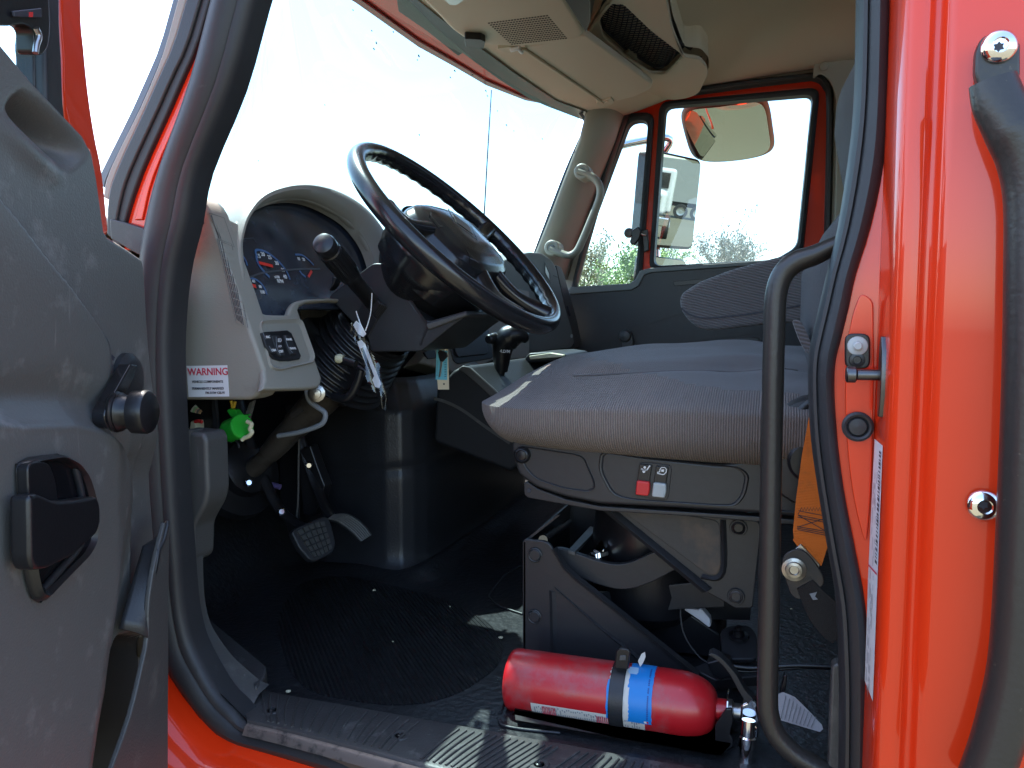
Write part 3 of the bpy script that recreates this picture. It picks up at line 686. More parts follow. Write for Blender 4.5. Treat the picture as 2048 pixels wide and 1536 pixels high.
prism('visor_bracket', round_poly(UU([(994,98),(1010,106),(1030,105),(1042,97),(1020,94)], off(z2, .0)), .004), V((0, 0, .02)), CEP, SV, bevel=.003)
tube('visor_hinge', UU([(1022,100),(1036,96),(1044,104)], off(z2, .004)), .006, WHI, SV, n=8, sm=0)
z3 = zplane(.748, .06)
pocket = [(1172,64),(1190,30),(1225,-20),(1250,-60),(1330,-60),(1345,30),(1368,92),(1400,94),(1416,112),(1416,130),(1398,168),(1375,180),(1340,186),(1308,176),(1240,122)]
holep = [(1205,8),(1218,-12),(1245,-14),(1304,42),(1369,91),(1332,131),(1302,131),(1255,101),(1208,58),(1200,30)]
cen3 = U(1290, 60, z3)
OS = plate('overhead_pocket', round_poly(UU(pocket, z3), .03), [round_poly(UU(holep, z3), .015)], z3, .012, CEP, TR, bevel=.004, res=3)
prism('pocket_back', UU([(1190,0),(1240,-40),(1320,20),(1390,92),(1330,150),(1260,120),(1190,60)], off(z3, -.045)), V((0, 0, .004)), PIL, OS)
prism('pocket_shadow_sheet', UU([(1195,-20),(1245,-40),(1320,20),(1395,85),(1372,112),(1300,70),(1225,30)], off(z3, -.04)), V((0, 0, .004)), BLK, OS)  # added black sheet paints the shadow deep in the net pocket
mb_ = MB(); pw_ = round_poly(UU([((x-1285)*1.1+1285, (y-60)*1.15+60) for x, y in pocket], z3), .03)
for a_, b_ in zip(pw_, pw_[1:]+pw_[:1]): mb_.add([a_.lerp(cen3, .0925), b_.lerp(cen3, .0925), b_.lerp(cen3, .12)+V((0,0,.09)), a_.lerp(cen3, .12)+V((0,0,.09))], [[0,1,2,3]])
mb_.build('pocket_wall', CEP, OS, smooth=60)
# net
pn = round_poly(UU(holep, off(z3, .001)), .015); n3 = z3[1].normalized(); e1 = (U(1366, 92, z3)-U(1207, 8, z3)).normalized(); e2 = n3.cross(e1); cc = sum(pn, V())/len(pn)
poly2 = [((p-cc).dot(e1), (p-cc).dot(e2)) for p in pn]
def clipline(px, py, dx, dy):
    hit = []
    for (x1, y1), (x2, y2) in zip(poly2, poly2[1:]+poly2[:1]):
        den = dx*(y2-y1)-dy*(x2-x1)
        if abs(den) < 1e-9: continue
        t = ((x1-px)*(y2-y1)-(y1-py)*(x2-x1))/den; s = ((x1-px)*dy-(y1-py)*dx)/den
        if 0 <= s <= 1: hit.append(t)
    return (min(hit), max(hit)) if len(hit) > 1 else None
net = MB()
for sg in (1, -1):
    dx, dy = math.cos(R(38)), sg*math.sin(R(38))
    for k in range(-26, 27):
        o_ = k*.0135; r_ = clipline(-dy*o_, dx*o_, dx, dy)
        if r_ and r_[1]-r_[0] > .01:
            n_ = 9; P = []
            for i in range(n_+1):
                t = r_[0]+(r_[1]-r_[0])*i/n_; x, y = -dy*o_+dx*t, dx*o_+dy*t
                P.append(cc+e1*x+e2*y+n3*(.012*math.sin(math.pi*i/n_)+.001*sg))
            net.tube(P, .0017, 5)
net.tube(pn+[pn[0]], .0035, 6)
net.build('storage_net', mk('net_black', (.012, .013, .02), .8), OS, smooth=50)
prism('pocket_latch', round_poly(UU([(1246,112),(1257,103),(1274,112),(1272,133),(1262,141),(1252,122)], off(z3, .012)), .004), V((0, 0, .014)), PIL, OS, bevel=.003)
lathe('pocket_screw', U(1400, 114, off(z3, .001)), n3, [(0, .006), (.0012, .005), (.0012, .001)], INK, OS, 14)

# ---- windscreen glass
def wfn(u, v):
    y = .98+1.64*u; a = V((hx2(y)-.005, y, hz)); s = abs(y-1.8)
    b = V((-1.28+.42*(s/.82)**2.2, y, .06)); p = a.lerp(b, v); p.x -= .03*math.sin(math.pi*v); return p
WS = sheet('windshield', wfn, 30, 12, GLW, TR)
# specks of dirt on the glass
sp = MB()
for x, y, s in ((748,98,5),(753,86,5),(838,112,6),(835,120,4),(744,62,4),(787,64,4),(706,20,4),(901,155,4),(910,142,5),(972,182,5),(1013,250,5),(839,270,4),(1028,262,3),(1085,278,3),(995,222,3),(650,210,3),(517,322,3),(560,330,2),(945,150,4),(975,192,4)):
    d = ray(x, y).normalized(); best = None
    for t in [1.2+.01*i for i in range(160)]:
        p = d*t; yy = (p.y-.98)/1.64
        if 0 < yy < 1 and -.05 < p.z < .72:
            v = (hz-p.z)/(hz-.06); q = wfn(yy, max(0, min(1, v))); dd = (q-p).length
            if best is None or dd < best[0]: best = (dd, p)
    if best:
        c = best[1]; r = s/1538*c.length*.32; u_ = V((.9, .4, 0)).normalized(); a0 = rnd.random()*3
        P = [c+(u_*math.cos(2*math.pi*k/7+a0)*r*rnd.uniform(.5, 1.1)+V((-.3, 0, .95))*math.sin(2*math.pi*k/7+a0)*r*rnd.uniform(.8, 1.9)) for k in range(7)]
        sp.prism(P, V((0, -.001, 0)))
sp.build('dirt_specks', mk('speck', (.10, .10, .09), .8), WS, smooth=0)

# ================================================================== FLOOR, TOE BOARD, SILL
def ffn(u, v):
    x = -1.42+2.02*u; y = .88+1.80*v; z = FLZ
    r = sstep(-x, 1.02, 1.36)
    z += .34*r
    bump = math.exp(-((x+1.14)/.10)**2-((y-1.20)/.16)**2)*.05 + math.exp(-((x+1.02)/.12)**2-((y-.98)/.09)**2)*.10
    z += bump
    if y < 1.0 and x < -.80: z += .05*sstep(-x, .80, 1.0)*(1-sstep(y, .92, 1.0))
    z += .012*math.exp(-((y-1.49)/.03)**2-((x+.85)/.1)**2)+.02*math.exp(-((x+.73)/.03)**2)*sstep(y, 1.44, 1.5)
    return V((x, y, z))
FL = sheet('floor_mat', ffn, 110, 90, FLO, TR)
rp = UU([(560,1215),(600,1165),(680,1150),(800,1175),(900,1200),(980,1245),(1008,1290),(1000,1330),(930,1380),(860,1405),(780,1410),(700,1400),(620,1385),(575,1340),(555,1270)], PZ(FLZ+.0015))
prism('ribbed_heel_pad', round_poly(rp, .06), V((0, 0, -.006)), FLM, FL)
for pts in ([(1000,1425),(1008,1405),(1018,1390),(1030,1380)], [(1040,1132),(1010,1150),(985,1180),(980,1195),(1000,1212),(1045,1228)], [(998,1440),(1004,1450),(1040,1458),(1120,1466)]):
    tube('floor_cable', UU(pts, PZ(FLZ+.002)), .0022, PLD2, TR, n=8)
# firewall and outer shell
FWm = mk('firewall_black', (.010, .010, .012), .6, bump=(60, .4))
prism('firewall', [V((-1.36, .86, -.75)), V((-1.36, 2.74, -.75)), V((-1.36, 2.74, .055)), V((-1.36, .86, .055))], V((-.02, 0, 0)), FWm, TR)
prism('rear_wall', [V((.66, .84, -.60)), V((.66, 2.76, -.60)), V((.66, 2.76, .86)), V((.66, .84, .86))], V((.03, 0, 0)), PIL, TR)
prism('side_wall', [V((.20, .80, -.62)), V((.66, .80, -.62)), V((.66, .80, .85)), V((.20, .80, .85))], V((0, .03, 0)), PIL, TR)
prism('underbody', [V((-1.4, .84, -.62)), V((.66, .84, -.62)), V((.66, 2.76, -.62)), V((-1.4, 2.76, -.62))], V((0, 0, .03)), FWm, TR)
prism('cab_side', [V((-1.36, 2.78, -.9)), V((-.74, 2.78, -.9)), V((-.74, 2.78, .10)), V((-1.36, 2.78, .05))], V((0, .03, 0)), RED, TR)
prism('cab_side', [V((-.74, 2.77, -1.0)), V((.66, 2.77, -1.0)), V((.66, 2.77, .16)), V((-.74, 2.77, .10))], V((0, .035, 0)), RED, TR)
prism('side_lining', [V((-1.36, 2.74, -.60)), V((.66, 2.74, -.60)), V((.66, 2.74, .10)), V((-1.36, 2.74, .03))], V((0, .012, 0)), PLD2, TR)
prism('cab_side', [V((.17, 2.76, .16)), V((.66, 2.76, .16)), V((.66, 2.76, .86)), V((.15, 2.76, .86))], V((0, .035, 0)), RED, TR)
# hood and fenders ahead of the glass
def hood(u, v):
    y = .95+1.7*v; x = -1.30-1.55*u; s = abs(v-.5)*2
    return V((x, y+(1.8-y)*.12*u, .03-.10*u-.30*sstep(u, .8, 1)-.25*s**4))
sheet('hood', hood, 20, 24, RED, TR, solid=.01)
for yy in (.78, 2.82):
    pr = [V((-1.30, yy, -.95)), V((-1.34, yy, -.35)), V((-1.6, yy, -.22)), V((-2.3, yy, -.24)), V((-2.6, yy, -.45)), V((-2.65, yy, -.95)), V((-2.5, yy, -.95)), V((-2.42, yy, -.60)), V((-2.2, yy, -.45)), V((-1.9, yy, -.45)), V((-1.65, yy, -.62)), V((-1.58, yy, -.95))]
    prism('fender', pr, V((0, .16 if yy < 1 else -.16, 0)), RED, TR, bevel=.02)
    lathe('front_wheel', V((-2.05, yy+(.02 if yy < 1 else -.02), -1.15)), V((0, 1 if yy < 1 else -1, 0)), [(0, .20), (.01, .30), (.02, .46), (.05, .50), (.22, .50), (.25, .44)], RUB, TR, 40)
# sill plate
SZ = PZ(-.546)
si_in = [(470,1362),(518,1378),(700,1411),(880,1443),(1040,1472),(1180,1497),(1300,1519),(1450,1546),(1620,1580)]
si_out = [(495,1441),(560,1456),(700,1492),(835,1528),(960,1560),(1100,1595),(1300,1642),(1450,1676),(1620,1705)]
A = smooth_line(UU(si_in, SZ), 4); B = smooth_line(UU(si_out, SZ), 4)
SP = ribbon('sill_plate', A, B, [(-.06, -.012), (-.02, -.002), (.02, 0), (.93, 0), (.97, -.001), (1, -.005), (1.005, -.03)], V((0, 0, 1)), SIL, TR)
ribbon('sill_edge', B, [p+V((0, -.012, -.003)) for p in B], [(0, -.0035), (.5, -.004), (1, -.012)], V((0, 0, 1)), mk('scuffed_edge', (.20, .17, .15), .4, .5, dirt=(60, (.05, .05, .05), .5, .7)), SP)
rb = MB(); gr = MB()
def sillp(t, s):
    k = t*(len(A)-1); i = min(len(A)-2, int(k)); f = k-i
    return A[i].lerp(A[i+1], f).lerp(B[i].lerp(B[i+1], f), s)
for (t0, t1, n_) in ((.115, .335, 16), (.395, .56, 15), (.60, .80, 14), (.84, .98, 9)):
    for i in range(n_):
        t = t0+(t1-t0)*i/(n_-1)
        P = [sillp(max(0, t+.012-.03*s), .10+.80*s)+V((0, 0, .0005)) for s in [k/6 for k in range(7)]]
        rb.tube([p+V((0, 0, .0003)) for p in P], .0017, 6)
rb.build('sill_ribs', SIL, SP, smooth=60)
for px, py in ((544,1420),(800,1471),(1078,1529),(1330,1590)):
    c = U(px, py, SZ); lathe('sill_screw', c, V((0, 0, 1)), [(0, .013), (.0012, .012), (.0006, .007), (-.003, .0065), (-.003, .001)], SIL, SP, 20)
    lathe('screw_head', c, V((0, 0, 1)), [(-.003, .005), (.0018, .0045), (.0025, .003), (.0015, .002), (.0015, .0005)], BLK, SP, 14)
# grey inner trim at the front of the opening (kick strip, scuff pad, kick panel)
ribbon('kick_trim', UU([(342,860),(345,950),(350,1050),(357,1130),(366,1200),(378,1255),(394,1296),(418,1340),(448,1385),(480,1420),(498,1443)], PY(.865)),
       UU([(386,860),(386,950),(387,1050),(387,1130),(390,1200),(400,1250),(418,1284),(446,1322),(478,1352),(505,1374),(522,1381)], PY(.90)), [(0, -.004), (.1, .004), (.5, .008), (.9, .003), (1, -.02)], NY, PLD, TR, sm=3)
slab('kick_panel', [(346,868),(354,862),(405,866),(412,880),(414,930),(416,985),(410,1012),(394,1040),(386,1056),(384,1130),(346,1130)], PY(.895), .05, PLD, TR, bevel=.007, seg=3, r=.02)
sc = UU([(388,1214),(404,1222),(470,1278),(534,1332),(530,1352),(512,1374),(478,1352),(440,1318),(408,1272),(390,1240)], PZ(-.528))
prism('scuff_pad', sc, V((0, 0, -.03)), SIL, TR, bevel=.004)
# ================================================================== ENGINE COVER, CONSOLE
def egf(u, v):
    P = [(-1.35, 1.60), (-1.1, 1.565), (-.93, 1.53), (-.86, 1.512), (-.82, 1.508), (-.785, 1.518), (-.765, 1.54), (-.752, 1.575), (-.748, 1.62), (-.75, 1.75), (-.75, 2.3), (-.80, 2.36), (-1.35, 2.3)]
    k = u*(len(P)-1); i = min(len(P)-2, int(k)); f = k-i
    x = P[i][0]+(P[i+1][0]-P[i][0])*f; y = P[i][1]+(P[i+1][1]-P[i][1])*f
    z = FLZ-.01+(.44)*v
    z2 = z+FLZ*0
    bul = .010*math.sin(math.pi*v)
    g = -.006*math.exp(-((z+.32-.10*(x+.75))/.012)**2)
    flare = .035*math.exp(-(z-FLZ)/.018) if z > FLZ else .035
    top = .06*sstep(v, .82, 1)
    cx, cy = -1.1, 1.95; d = V((x-cx, y-cy, 0)).normalized()
    return V((x, y, z))+d*(bul+g+flare-top)
EC = sheet('engine_cover', egf, 70, 60, mk('engine_cover_plastic', (.022,.023,.027), .38, bump=(260,.25), var=(6,.2)), TR, sub=0)
lathe('fastener', V((-.92, 1.53, -.18)), NY, [(0, .012), (.004, .011), (.005, .001)], BLK, EC, 16)
CTM = mk('console_plastic', (.017, .018, .021), .55, bump=(500, .15), spec=.35)
CC = slab('centre_console', [(872,776),(905,742),(917,735),(934,732),(985,786),(1010,812),(1040,845),(1075,890),(1060,915),(1020,945),(866,884)], PY(1.55), .62, CTM, TR, bevel=.010, seg=3)
cg = MB(); cg.line(smooth_line(UU([(868,797),(890,803),(925,820),(975,856),(1020,886)], PY(1.5485)), 5), .007, NY, .001); cg.build('console_groove', PLD, CC)
slab('console_rim', [(915,738),(925,731),(940,735),(990,780),(1012,806),(1004,812),(980,792),(930,748)], PY(1.546), .01, PLD, CC, bevel=.003)
sg = [U(930, 728, PY(1.62)), U(985, 775, PY(1.62)), U(998, 760, PY(1.85)), U(948, 722, PY(1.85))]
prism('shifter_gate', sg, V((.004, 0, -.006)), BLK, CC, bevel=.002)
sg2 = [p.lerp(sum(sg, V())/4, .25)+V((0, 0, .003)) for p in sg]
prism('gate_window', sg2, V((0, 0, -.003)), mk('grey_gate', (.07,.07,.07), .3), CC, bevel=.001)
GS = tube('gear_shifter', UU([(997,768),(1000,752),(1003,735),(1008,716)], PY(1.70)), [.010,.010,.011,.013], BLK, TR, n=14)
kn = [V(U(x, y, PY(1.70))) for x, y in ((1001,738),(1004,722),(1006,708),(1010,697),(1017,688),(1027,680),(1038,676),(1046,675))]
tube('shift_knob', UU([(1003,744),(1003,726),(1004,708),(1006,694),(1010,684),(1018,676),(1030,672),(1042,674),(1049,680),(1051,686)], PY(1.70)), [(.014,.014),(.019,.019),(.023,.022),(.027,.025),(.030,.028),(.031,.030),(.028,.028),(.020,.022),(.012,.014),(.002,.002)], BLK, GS, n=20)
lathe('shift_button', U(992, 677, PY(1.69)), (U(974, 679, PY(1.66))-U(992, 677, PY(1.69))), [(0, .014), (.012, .0135), (.014, .012), (.026, .0115), (.029, .009), (.029, .001)], BLK, GS, 20)
text('shifter_lettering', '4.D/M', U(1010, 703, PY(1.664)), V((1, 0, -.05)), V((0, 0, 1)), .010, WSY, GS)
# small things on the console behind the lever
slab('console_tray', [(1048,716),(1058,706),(1100,704),(1130,708),(1140,722),(1052,726)], PY(1.95), .25, PLD2, CC, bevel=.006)
slab('cup_holder', [(1058,712),(1100,706),(1126,710),(1126,714),(1060,719)], PY(1.93), .10, CRM, CC, bevel=.002)
# ================================================================== DASHBOARD
FA = U(528, 740, PY(.93)); FB = U(418, 423, PY(.93)); fn_ = (FB-FA).cross(V((0, 1, 0))).normalized()
if fn_.x < 0: fn_ = -fn_
FU = (FB-FA).normalized()
PF = (FA, fn_)
side = [(385,396),(392,394),(400,398),(410,408),(418,423),(436,475),(470,570),(497,650),(528,740),(530,760),(524,778),(510,795),(496,800),(346,800),(344,700),(340,578),(346,529),(362,464)]
DB = slab('dashboard', side, PY(.925), .045, BEI, TR, bevel=.016, seg=4)
tag(DB, 'beige plastic dashboard end panel and fascia')
slab('side_slot', [(390,423),(396,421),(404,423),(408,447),(402,452),(397,448)], PY(.9245), .004, INK, DB)
slab('slot_frame', [(387,421),(394,418),(406,421),(411,448),(403,456),(394,450)], PY(.9255), .004, BEI, DB, bevel=.001)
fo = UU([(414,423),(430,427),(445,434),(472,447),(486,415),(505,396),(530,383),(560,374),(600,369),(640,373),(680,386),(715,407),(745,437),(770,472),(790,520),(800,560),(800,612),(760,612),(700,606),(655,603),(612,607),(598,614),(594,622),(600,640),(641,757),(640,768),(634,777),(610,779),(522,781),(526,760),(524,740),(497,650),(470,570),(436,475)], PF)
fh = UU([(483,451),(500,427),(530,411),(570,399),(605,400),(640,411),(680,432),(715,462),(740,505),(752,545),(756,580),(750,597),(700,598),(657,597),(606,599),(587,604),(578,616),(574,631),(528,630),(515,622),(502,591),(489,545),(481,496)], PF)
BZ = plate('instrument_bezel', fo, [round_poly(fh, .012, 3)], off(PF, .003), .012, BEI, DB, bevel=.0045, res=3)
# hood over the gauges: arch tunnel running forward
ho_o = smooth_line(UU([(492,632),(480,585),(474,540),(470,495),(472,455),(479,428),(492,408),(512,391),(540,379),(575,371),(612,370),(650,377),(690,393),(725,417),(752,447),(772,480),(790,525),(798,575)], off(PF, .0)), 4)
ho_i = smooth_line(UU([(508,625),(496,578),(488,540),(482,495),(484,465),(488,445),(500,427),(520,413),(545,403),(575,398),(608,400),(642,411),(680,432),(705,452),(728,482),(742,512),(752,550),(756,585)], off(PF, .0)), 4)
ribbon('gauge_hood', ho_o, ho_i, [(-.05, -.26), (0, -.01), (.0, .0), (.12, .012), (.35, .020), (.65, .020), (.88, .014), (1, .004), (1.02, -.016)], fn_, BEI, DB, hs=[(0, .1), (.18, .35), (.32, 1), (1, 1)])
GF = plate('gauge_face', UU([(470,430),(520,395),(600,385),(700,420),(775,520),(775,620),(590,618),(575,650),(505,640)], off(PF, -.022)), [], off(PF, -.022), .006, GFA, DB, bevel=.001)
gp = off(PF, -.0215)
def gpx(x, y): return (470+x/8.084, 430+y/8.084)
bl = MB()
for pts, wd in (([(335,640),(335,572),(420,572),(520,610),(620,680),(720,770),(800,870),(850,950),(885,1045)], .0042), ([(110,650),(150,700),(180,760),(195,820)], .003), ([(195,1025),(300,1030),(400,1090),(470,1180),(512,1285)], .0035), ([(970,642),(1080,650),(1180,720),(1270,810)], .0035), ([(345,640),(350,720),(400,830),(480,930),(560,1010)], .005), ([(230,1180),(270,1230),(330,1290)], .005), ([(1040,900),(1080,955),(1140,1005)], .004)):
    bl.line(smooth_line(UU([gpx(*p) for p in pts], gp), 4), wd, fn_)
bl.build('dial_rings', GBL, GF)
for a, b, wd in (((385,775),(605,830),.0055), ((235,1130),(335,1160),.006), ((1235,905),(1180,1005),.005)):
    r_ = MB(); r_.line(UU([gpx(*a), gpx(*b)], off(PF, -.020)), wd, fn_, .001); r_.build('gauge_needle', GRD, GF)
YR = V((0, 1, 0))
for s, x, y, z in (('15',380,665,.010), ('20',450,635,.010), ('25',560,685,.010), ('30',675,780,.010), ('35',775,890,.009), ('40',810,1000,.010), ('x100',680,1003,.007), ('RPM',735,1072,.009), ('60',300,1070,.007), ('80',410,1160,.007), ('100',445,1247,.008), ('10',1030,710,.008), ('20',1110,720,.008)):
    text('dial_number', s, U(*gpx(x, y), gp), YR, FU, z, WSY, GF)
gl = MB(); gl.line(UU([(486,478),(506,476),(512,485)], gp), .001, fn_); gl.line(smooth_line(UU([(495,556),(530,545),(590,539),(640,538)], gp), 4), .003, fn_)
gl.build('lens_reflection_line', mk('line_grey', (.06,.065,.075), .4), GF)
# vent grilles
for (x0, y0, x1, y1, n_, wd) in ((421,430,446,478,5,5.2), (437,482,474,640,5,5.0)):
    vg = MB()
    for k in range(n_):
        a = (x0+k*wd+1, y0+k*2.2); b = (x1+(k*wd)*.62+ (0 if n_ == 5 and y0 > 450 else -8+k*1.5), y1+k*2.5)
        vg.line(UU([a, b], off(PF, .0032)), .0015, fn_, .0004)
    vg.build('defrost_vent', INK, BZ)
    fr_ = MB(); fr_.line(UU([(x0-3, y0-4), (x0+n_*wd+1, y0+6), (x1+n_*wd*.7+4, y1+16), (x1-2, y1+6), (x0-3, y0-4)], off(PF, .0035)), .0016, fn_, .0003); fr_.build('vent_frame', mk('beige_dark_%d' % y0, (.15,.145,.13), .6), BZ)
vb = MB()
for k in range(9):
    y = 500+k*16; x = 441+k*3.9
    vb.line(UU([(x, y), (x+24, y+9)], off(PF, .0038)), .0011, fn_, .0005)
vb.build('vent_bars', BEI, BZ)
# switch pod under the gauges
sw_o = [(518,648),(524,640),(595,636),(604,641),(630,712),(626,726),(560,742),(540,738)]
ribbon('switch_recess', round_poly(UU(sw_o, off(PF, .004)), .008), round_poly(UU([(522,660),(530,654),(590,652),(597,657),(616,715),(612,720),(560,728),(545,722)], off(PF, .004)), .008), [(0, -.001), (.15, .003), (.6, -.001), (1, -.002)], fn_, BEI, BZ, closed=True)
SWP = slab('switch_panel', [(523,665),(530,663),(575,660),(583,665),(590,680),(603,712),(600,718),(580,721),(561,721),(548,717),(538,706),(531,690)], off(PF, .007), .006, BLK, BZ, bevel=.0015)
def sp_(x, y): return (500+x/14.63, 640+y/14.63)
for pts in ([(370,380),(440,370),(620,420),(760,960),(740,980),(620,960),(470,740)], [(640,460),(860,450),(1040,1040),(880,1060),(800,960)], [(1000,440),(1110,450),(1200,480),(1370,990),(1200,1010),(1080,720)]):
    slab('rocker_switch', [sp_(*p) for p in pts], off(PF, .010), .004, PLD2, SWP, bevel=.001)
sy = MB(); sq = off(PF, .0102)
for pts, wd in (([(760,490),(768,720),(800,860),(885,1030)], .0012), ([(1040,460),(1060,640),(1130,820),(1245,965)], .0012), ([(380,390),(460,570)], .001), ([(555,760),(640,940)], .001)):
    sy.line(smooth_line(UU([sp_(*p) for p in pts], sq), 3), wd, fn_, .0004)
sy.build('switch_lines', GRY, SWP)
hs = MB()
hs.line(UU([sp_(*p) for p in [(860,550),(905,560),(910,600),(890,640),(860,650),(870,590),(860,550)]], sq), .0009, fn_, .0006)
for k in range(4): hs.line(UU([sp_(805, 555+k*28), sp_(848, 548+k*28)], sq), .0008, fn_, .0006)
for a in range(6):
    an = math.pi*a/3+.3; hs.line(UU([sp_(868+18*math.cos(an), 772+12*math.sin(an)), sp_(868+52*math.cos(an), 772+38*math.sin(an))], sq), .0008, fn_, .0006)
hs.build('switch_symbols', WSY, SWP)
for s, x, y, z in (('OFF',915,925,.0062), ('PANEL',1150,570,.0050), ('TRAVEL',1255,830,.0048), ('INC',535,500,.0055), ('DIM',700,885,.0055)):
    text('switch_lettering', s, U(*sp_(x, y), off(PF, .0105)), YR, FU, z, WSY, SWP)
# warning sticker
WQ = UU([(373,732),(454,730.5),(458,793),(377,794)], PY(.9243))
WK = mesh('warning_sticker', [p+V((0, d, 0)) for d in (0, .0006) for p in WQ], [[0, 1, 2, 3], [0, 4, 5, 1], [1, 5, 6, 2], [2, 6, 7, 3], [3, 7, 4, 0]], WHI, DB, smooth=0)
tag(WK, 'white warning sticker with red heading')
wr = (WQ[1]-WQ[0]); wu = V((0, 0, 1))
def wp(x, y): return U(360+x/8.53, 720+y/8.53, PY(.9238))
text('sticker_heading', 'WARNING', wp(472, 205), wr, wu, .0150, INR, WK)
for s, x, y, z in (('VEHICLE COMPONENTS',468,372,.0052), ('PERMANENTLY MARKED',474,487,.0052), ('FM-215W CSS-91',600,560,.0048)):
    text('sticker_line', s, wp(x, y), wr, wu, z, INK, WK)
prism('cowl_lining', [V((-1.36, .875, -.60)), V((-.83, .875, -.60)), V((-.83, .875, .04)), V((-.90, .875, .10)), V((-1.36, .875, .055))], V((0, .012, 0)), BLK, TR)
# dash top, centre fascia, passenger pod
def dtf(u, v):
    y = .875+1.785*v; x0 = -.80-.09*(1-sstep(y, 1.50, 1.60)); x = x0-(1.385+x0)*u; z = interp(y, [(.94, .155), (1.0, .15), (1.5, .135), (1.8, .14), (2.2, .14), (2.66, .15)])
    z -= .075*sstep(u, .1, 1)+.02*(1-sstep(u, 0, .08)); return V((x, y, z))
sheet('dash_top', dtf, 16, 30, BEI, DB, solid=.01)
prism('dash_core', [V((-.88, 1.56, .10)), V((-.88, 1.56, -.13)), V((-1.1, 1.56, -.15)), V((-1.1, 1.56, .08))], V((0, 1.0, 0)), BLK, DB, bevel=.01)
cfp = (U(930, 690, PX(-.79)), V((.94, -.22, .26)).normalized())
CF = slab('centre_fascia', [(838,726),(868,690),(890,640),(905,560),(1060,560),(1060,716),(1000,722),(988,721),(940,742),(917,750),(895,742)], cfp, .06, BEI, DB, bevel=.006)
slab('fascia_frame', [(894,672),(906,600),(960,590),(973,633),(988,712),(984,717),(916,728),(908,722)], off(cfp, .003), .01, BLK, CF, bevel=.002, r=.006)
slab('storage_door', [(903,663),(963,656),(969,668),(977,705),(974,708),(918,714),(913,708)], off(cfp, .008), .01, PLD2, CF, bevel=.002, r=.004)
for k in range(5):
    x = 919+k*9
    slab('centre_vent', [(x-3, 622+k*.5), (x+5, 618), (x+9, 650), (x+5, 652)], off(cfp, .007), .008, PLD2, CF, bevel=.0015)
for pts in ([(848,704),(869,696),(874,716),(856,718)],):
    slab('lower_switch', pts, off(cfp, .003), .006, BLK, CF, bevel=.001)
slab('yellow_knob', [(964,627),(972,629),(974,636),(966,635)], off(cfp, .004), .008, YEL, CF, bevel=.001)
ppl = (U(1160, 600, PX(-.655)), V((.967, -.253, .0)).normalized())
PPp = slab('passenger_pod', [(990,720),(985,560),(1010,520),(1038,510),(1059,504),(1083,505),(1103,518),(1114,536),(1120,566),(1132,615),(1145,660),(1150,686),(1143,696),(1090,704),(1044,708)], ppl, .10, POD, DB, bevel=.012, seg=4, r=.01)
slab('pod_end', [(1112,530),(1122,534),(1128,548),(1140,590),(1154,640),(1163,682),(1158,693),(1150,696),(1146,680),(1130,610)], off(ppl, -.004), .08, PLD, PPp, bevel=.005, r=.008)
pg = MB()
pg.line(UU([(1089,525),(1100,549),(1101,567),(1090,546),(1089,525)], off(ppl, .001)), .003, ppl[1], .001)
pg.line(smooth_line(UU([(1066,546),(1082,547),(1092,562),(1102,583)], off(ppl, .001)), 4), .003, ppl[1], .0008)
pg.line(UU([(1106,551),(1116,555)], off(ppl, .001)), .002, ppl[1], .0008)
pg.build('pod_emblem_outline', PTM, PPp)
slab('pod_diamond', [(1091,532),(1098,548),(1099,560),(1091,545)], off(ppl, .002), .003, MET, PPp)
lathe('pod_screw', U(1143, 672, off(ppl, .002)), ppl[1], [(0, .007), (.003, .006), (.003, .001)], GRP, PPp, 14)
slab('pod_slot', [(1136,612),(1142,632),(1140,632),(1134,612)], off(ppl, .003), .003, INK, PPp)
prism('dash_lower', [V((-.86, .95, .10)), V((-1.30, .95, .10)), V((-1.30, 1.56, .10)), V((-.86, 1.56, .10))], V((0, 0, -.02)), BLK, DB)
# under-dash: bracket frames, wiring, connector
UDp = PY(1.08)
UD = slab('under_dash_bracket', [(352,798),(620,778),(650,790),(600,850),(540,905),(470,930),(420,930),(352,925)], PY(1.42), .02, BLK, TR, bevel=.004)
slab('bracket_plate', [(372,800),(424,800),(428,866),(372,866)], PY(1.02), .003, BLK, UD, bevel=.001)
slab('bracket_leg', [(424,800),(430,800),(436,866),(428,868)], PY(1.01), .006, PLD2, UD)
slab('bracket_leg', [(498,806),(508,800),(495,850),(484,846)], PY(1.02), .006, PLD, UD, bevel=.001)
for k, c in enumerate(((.55,.55,.5), (.3,.6,.3), (.6,.4,.3), (.15,.15,.15), (.5,.3,.15))):
    mm = mk('wire_%d' % k, c, .5)
    tube('wire', UU([(383+k*4, 823+k), (387+k*3.4, 816+k*1.5), (392+k*2.6, 812+k*3)], PY(1.012)), .0022, mm, UD, n=6)
slab('white_connector', [(378,858),(381,842),(390,841),(392,850),(392,865),(383,866)], PY(1.0), .02, CRM, UD, bevel=.002)
slab('white_connector', [(362,858),(370,858),(370,864),(363,864)], PY(1.0), .01, CRM, UD, bevel=.001)
tube('red_wire', UU([(390,843),(397,842),(404,844)], PY(1.0)), .003, RDP, UD, n=8)
GC = lathe('green_connector', U(459, 862, PY(1.0)), (U(497, 848, PY(.985))-U(459, 862, PY(1.0))), [(0, .001), (0, .0150), (.002, .0185), (.028, .0185), (.030, .0200), (.036, .0200), (.038, .0185), (.038, .012), (.034, .001)], GRN, TR, 28)
tag(GC, 'round green diagnostic connector hanging by its wires')
slab('connector_flange', [(453,822),(459,817),(470,820),(477,830),(492,829),(493,832),(463,836)], PY(1.0), .012, GRN, GC, bevel=.001)
slab('connector_collar', [(462,820),(474,822),(478,838),(464,842)], PY(1.012), .010, GRN, GC, bevel=.001)
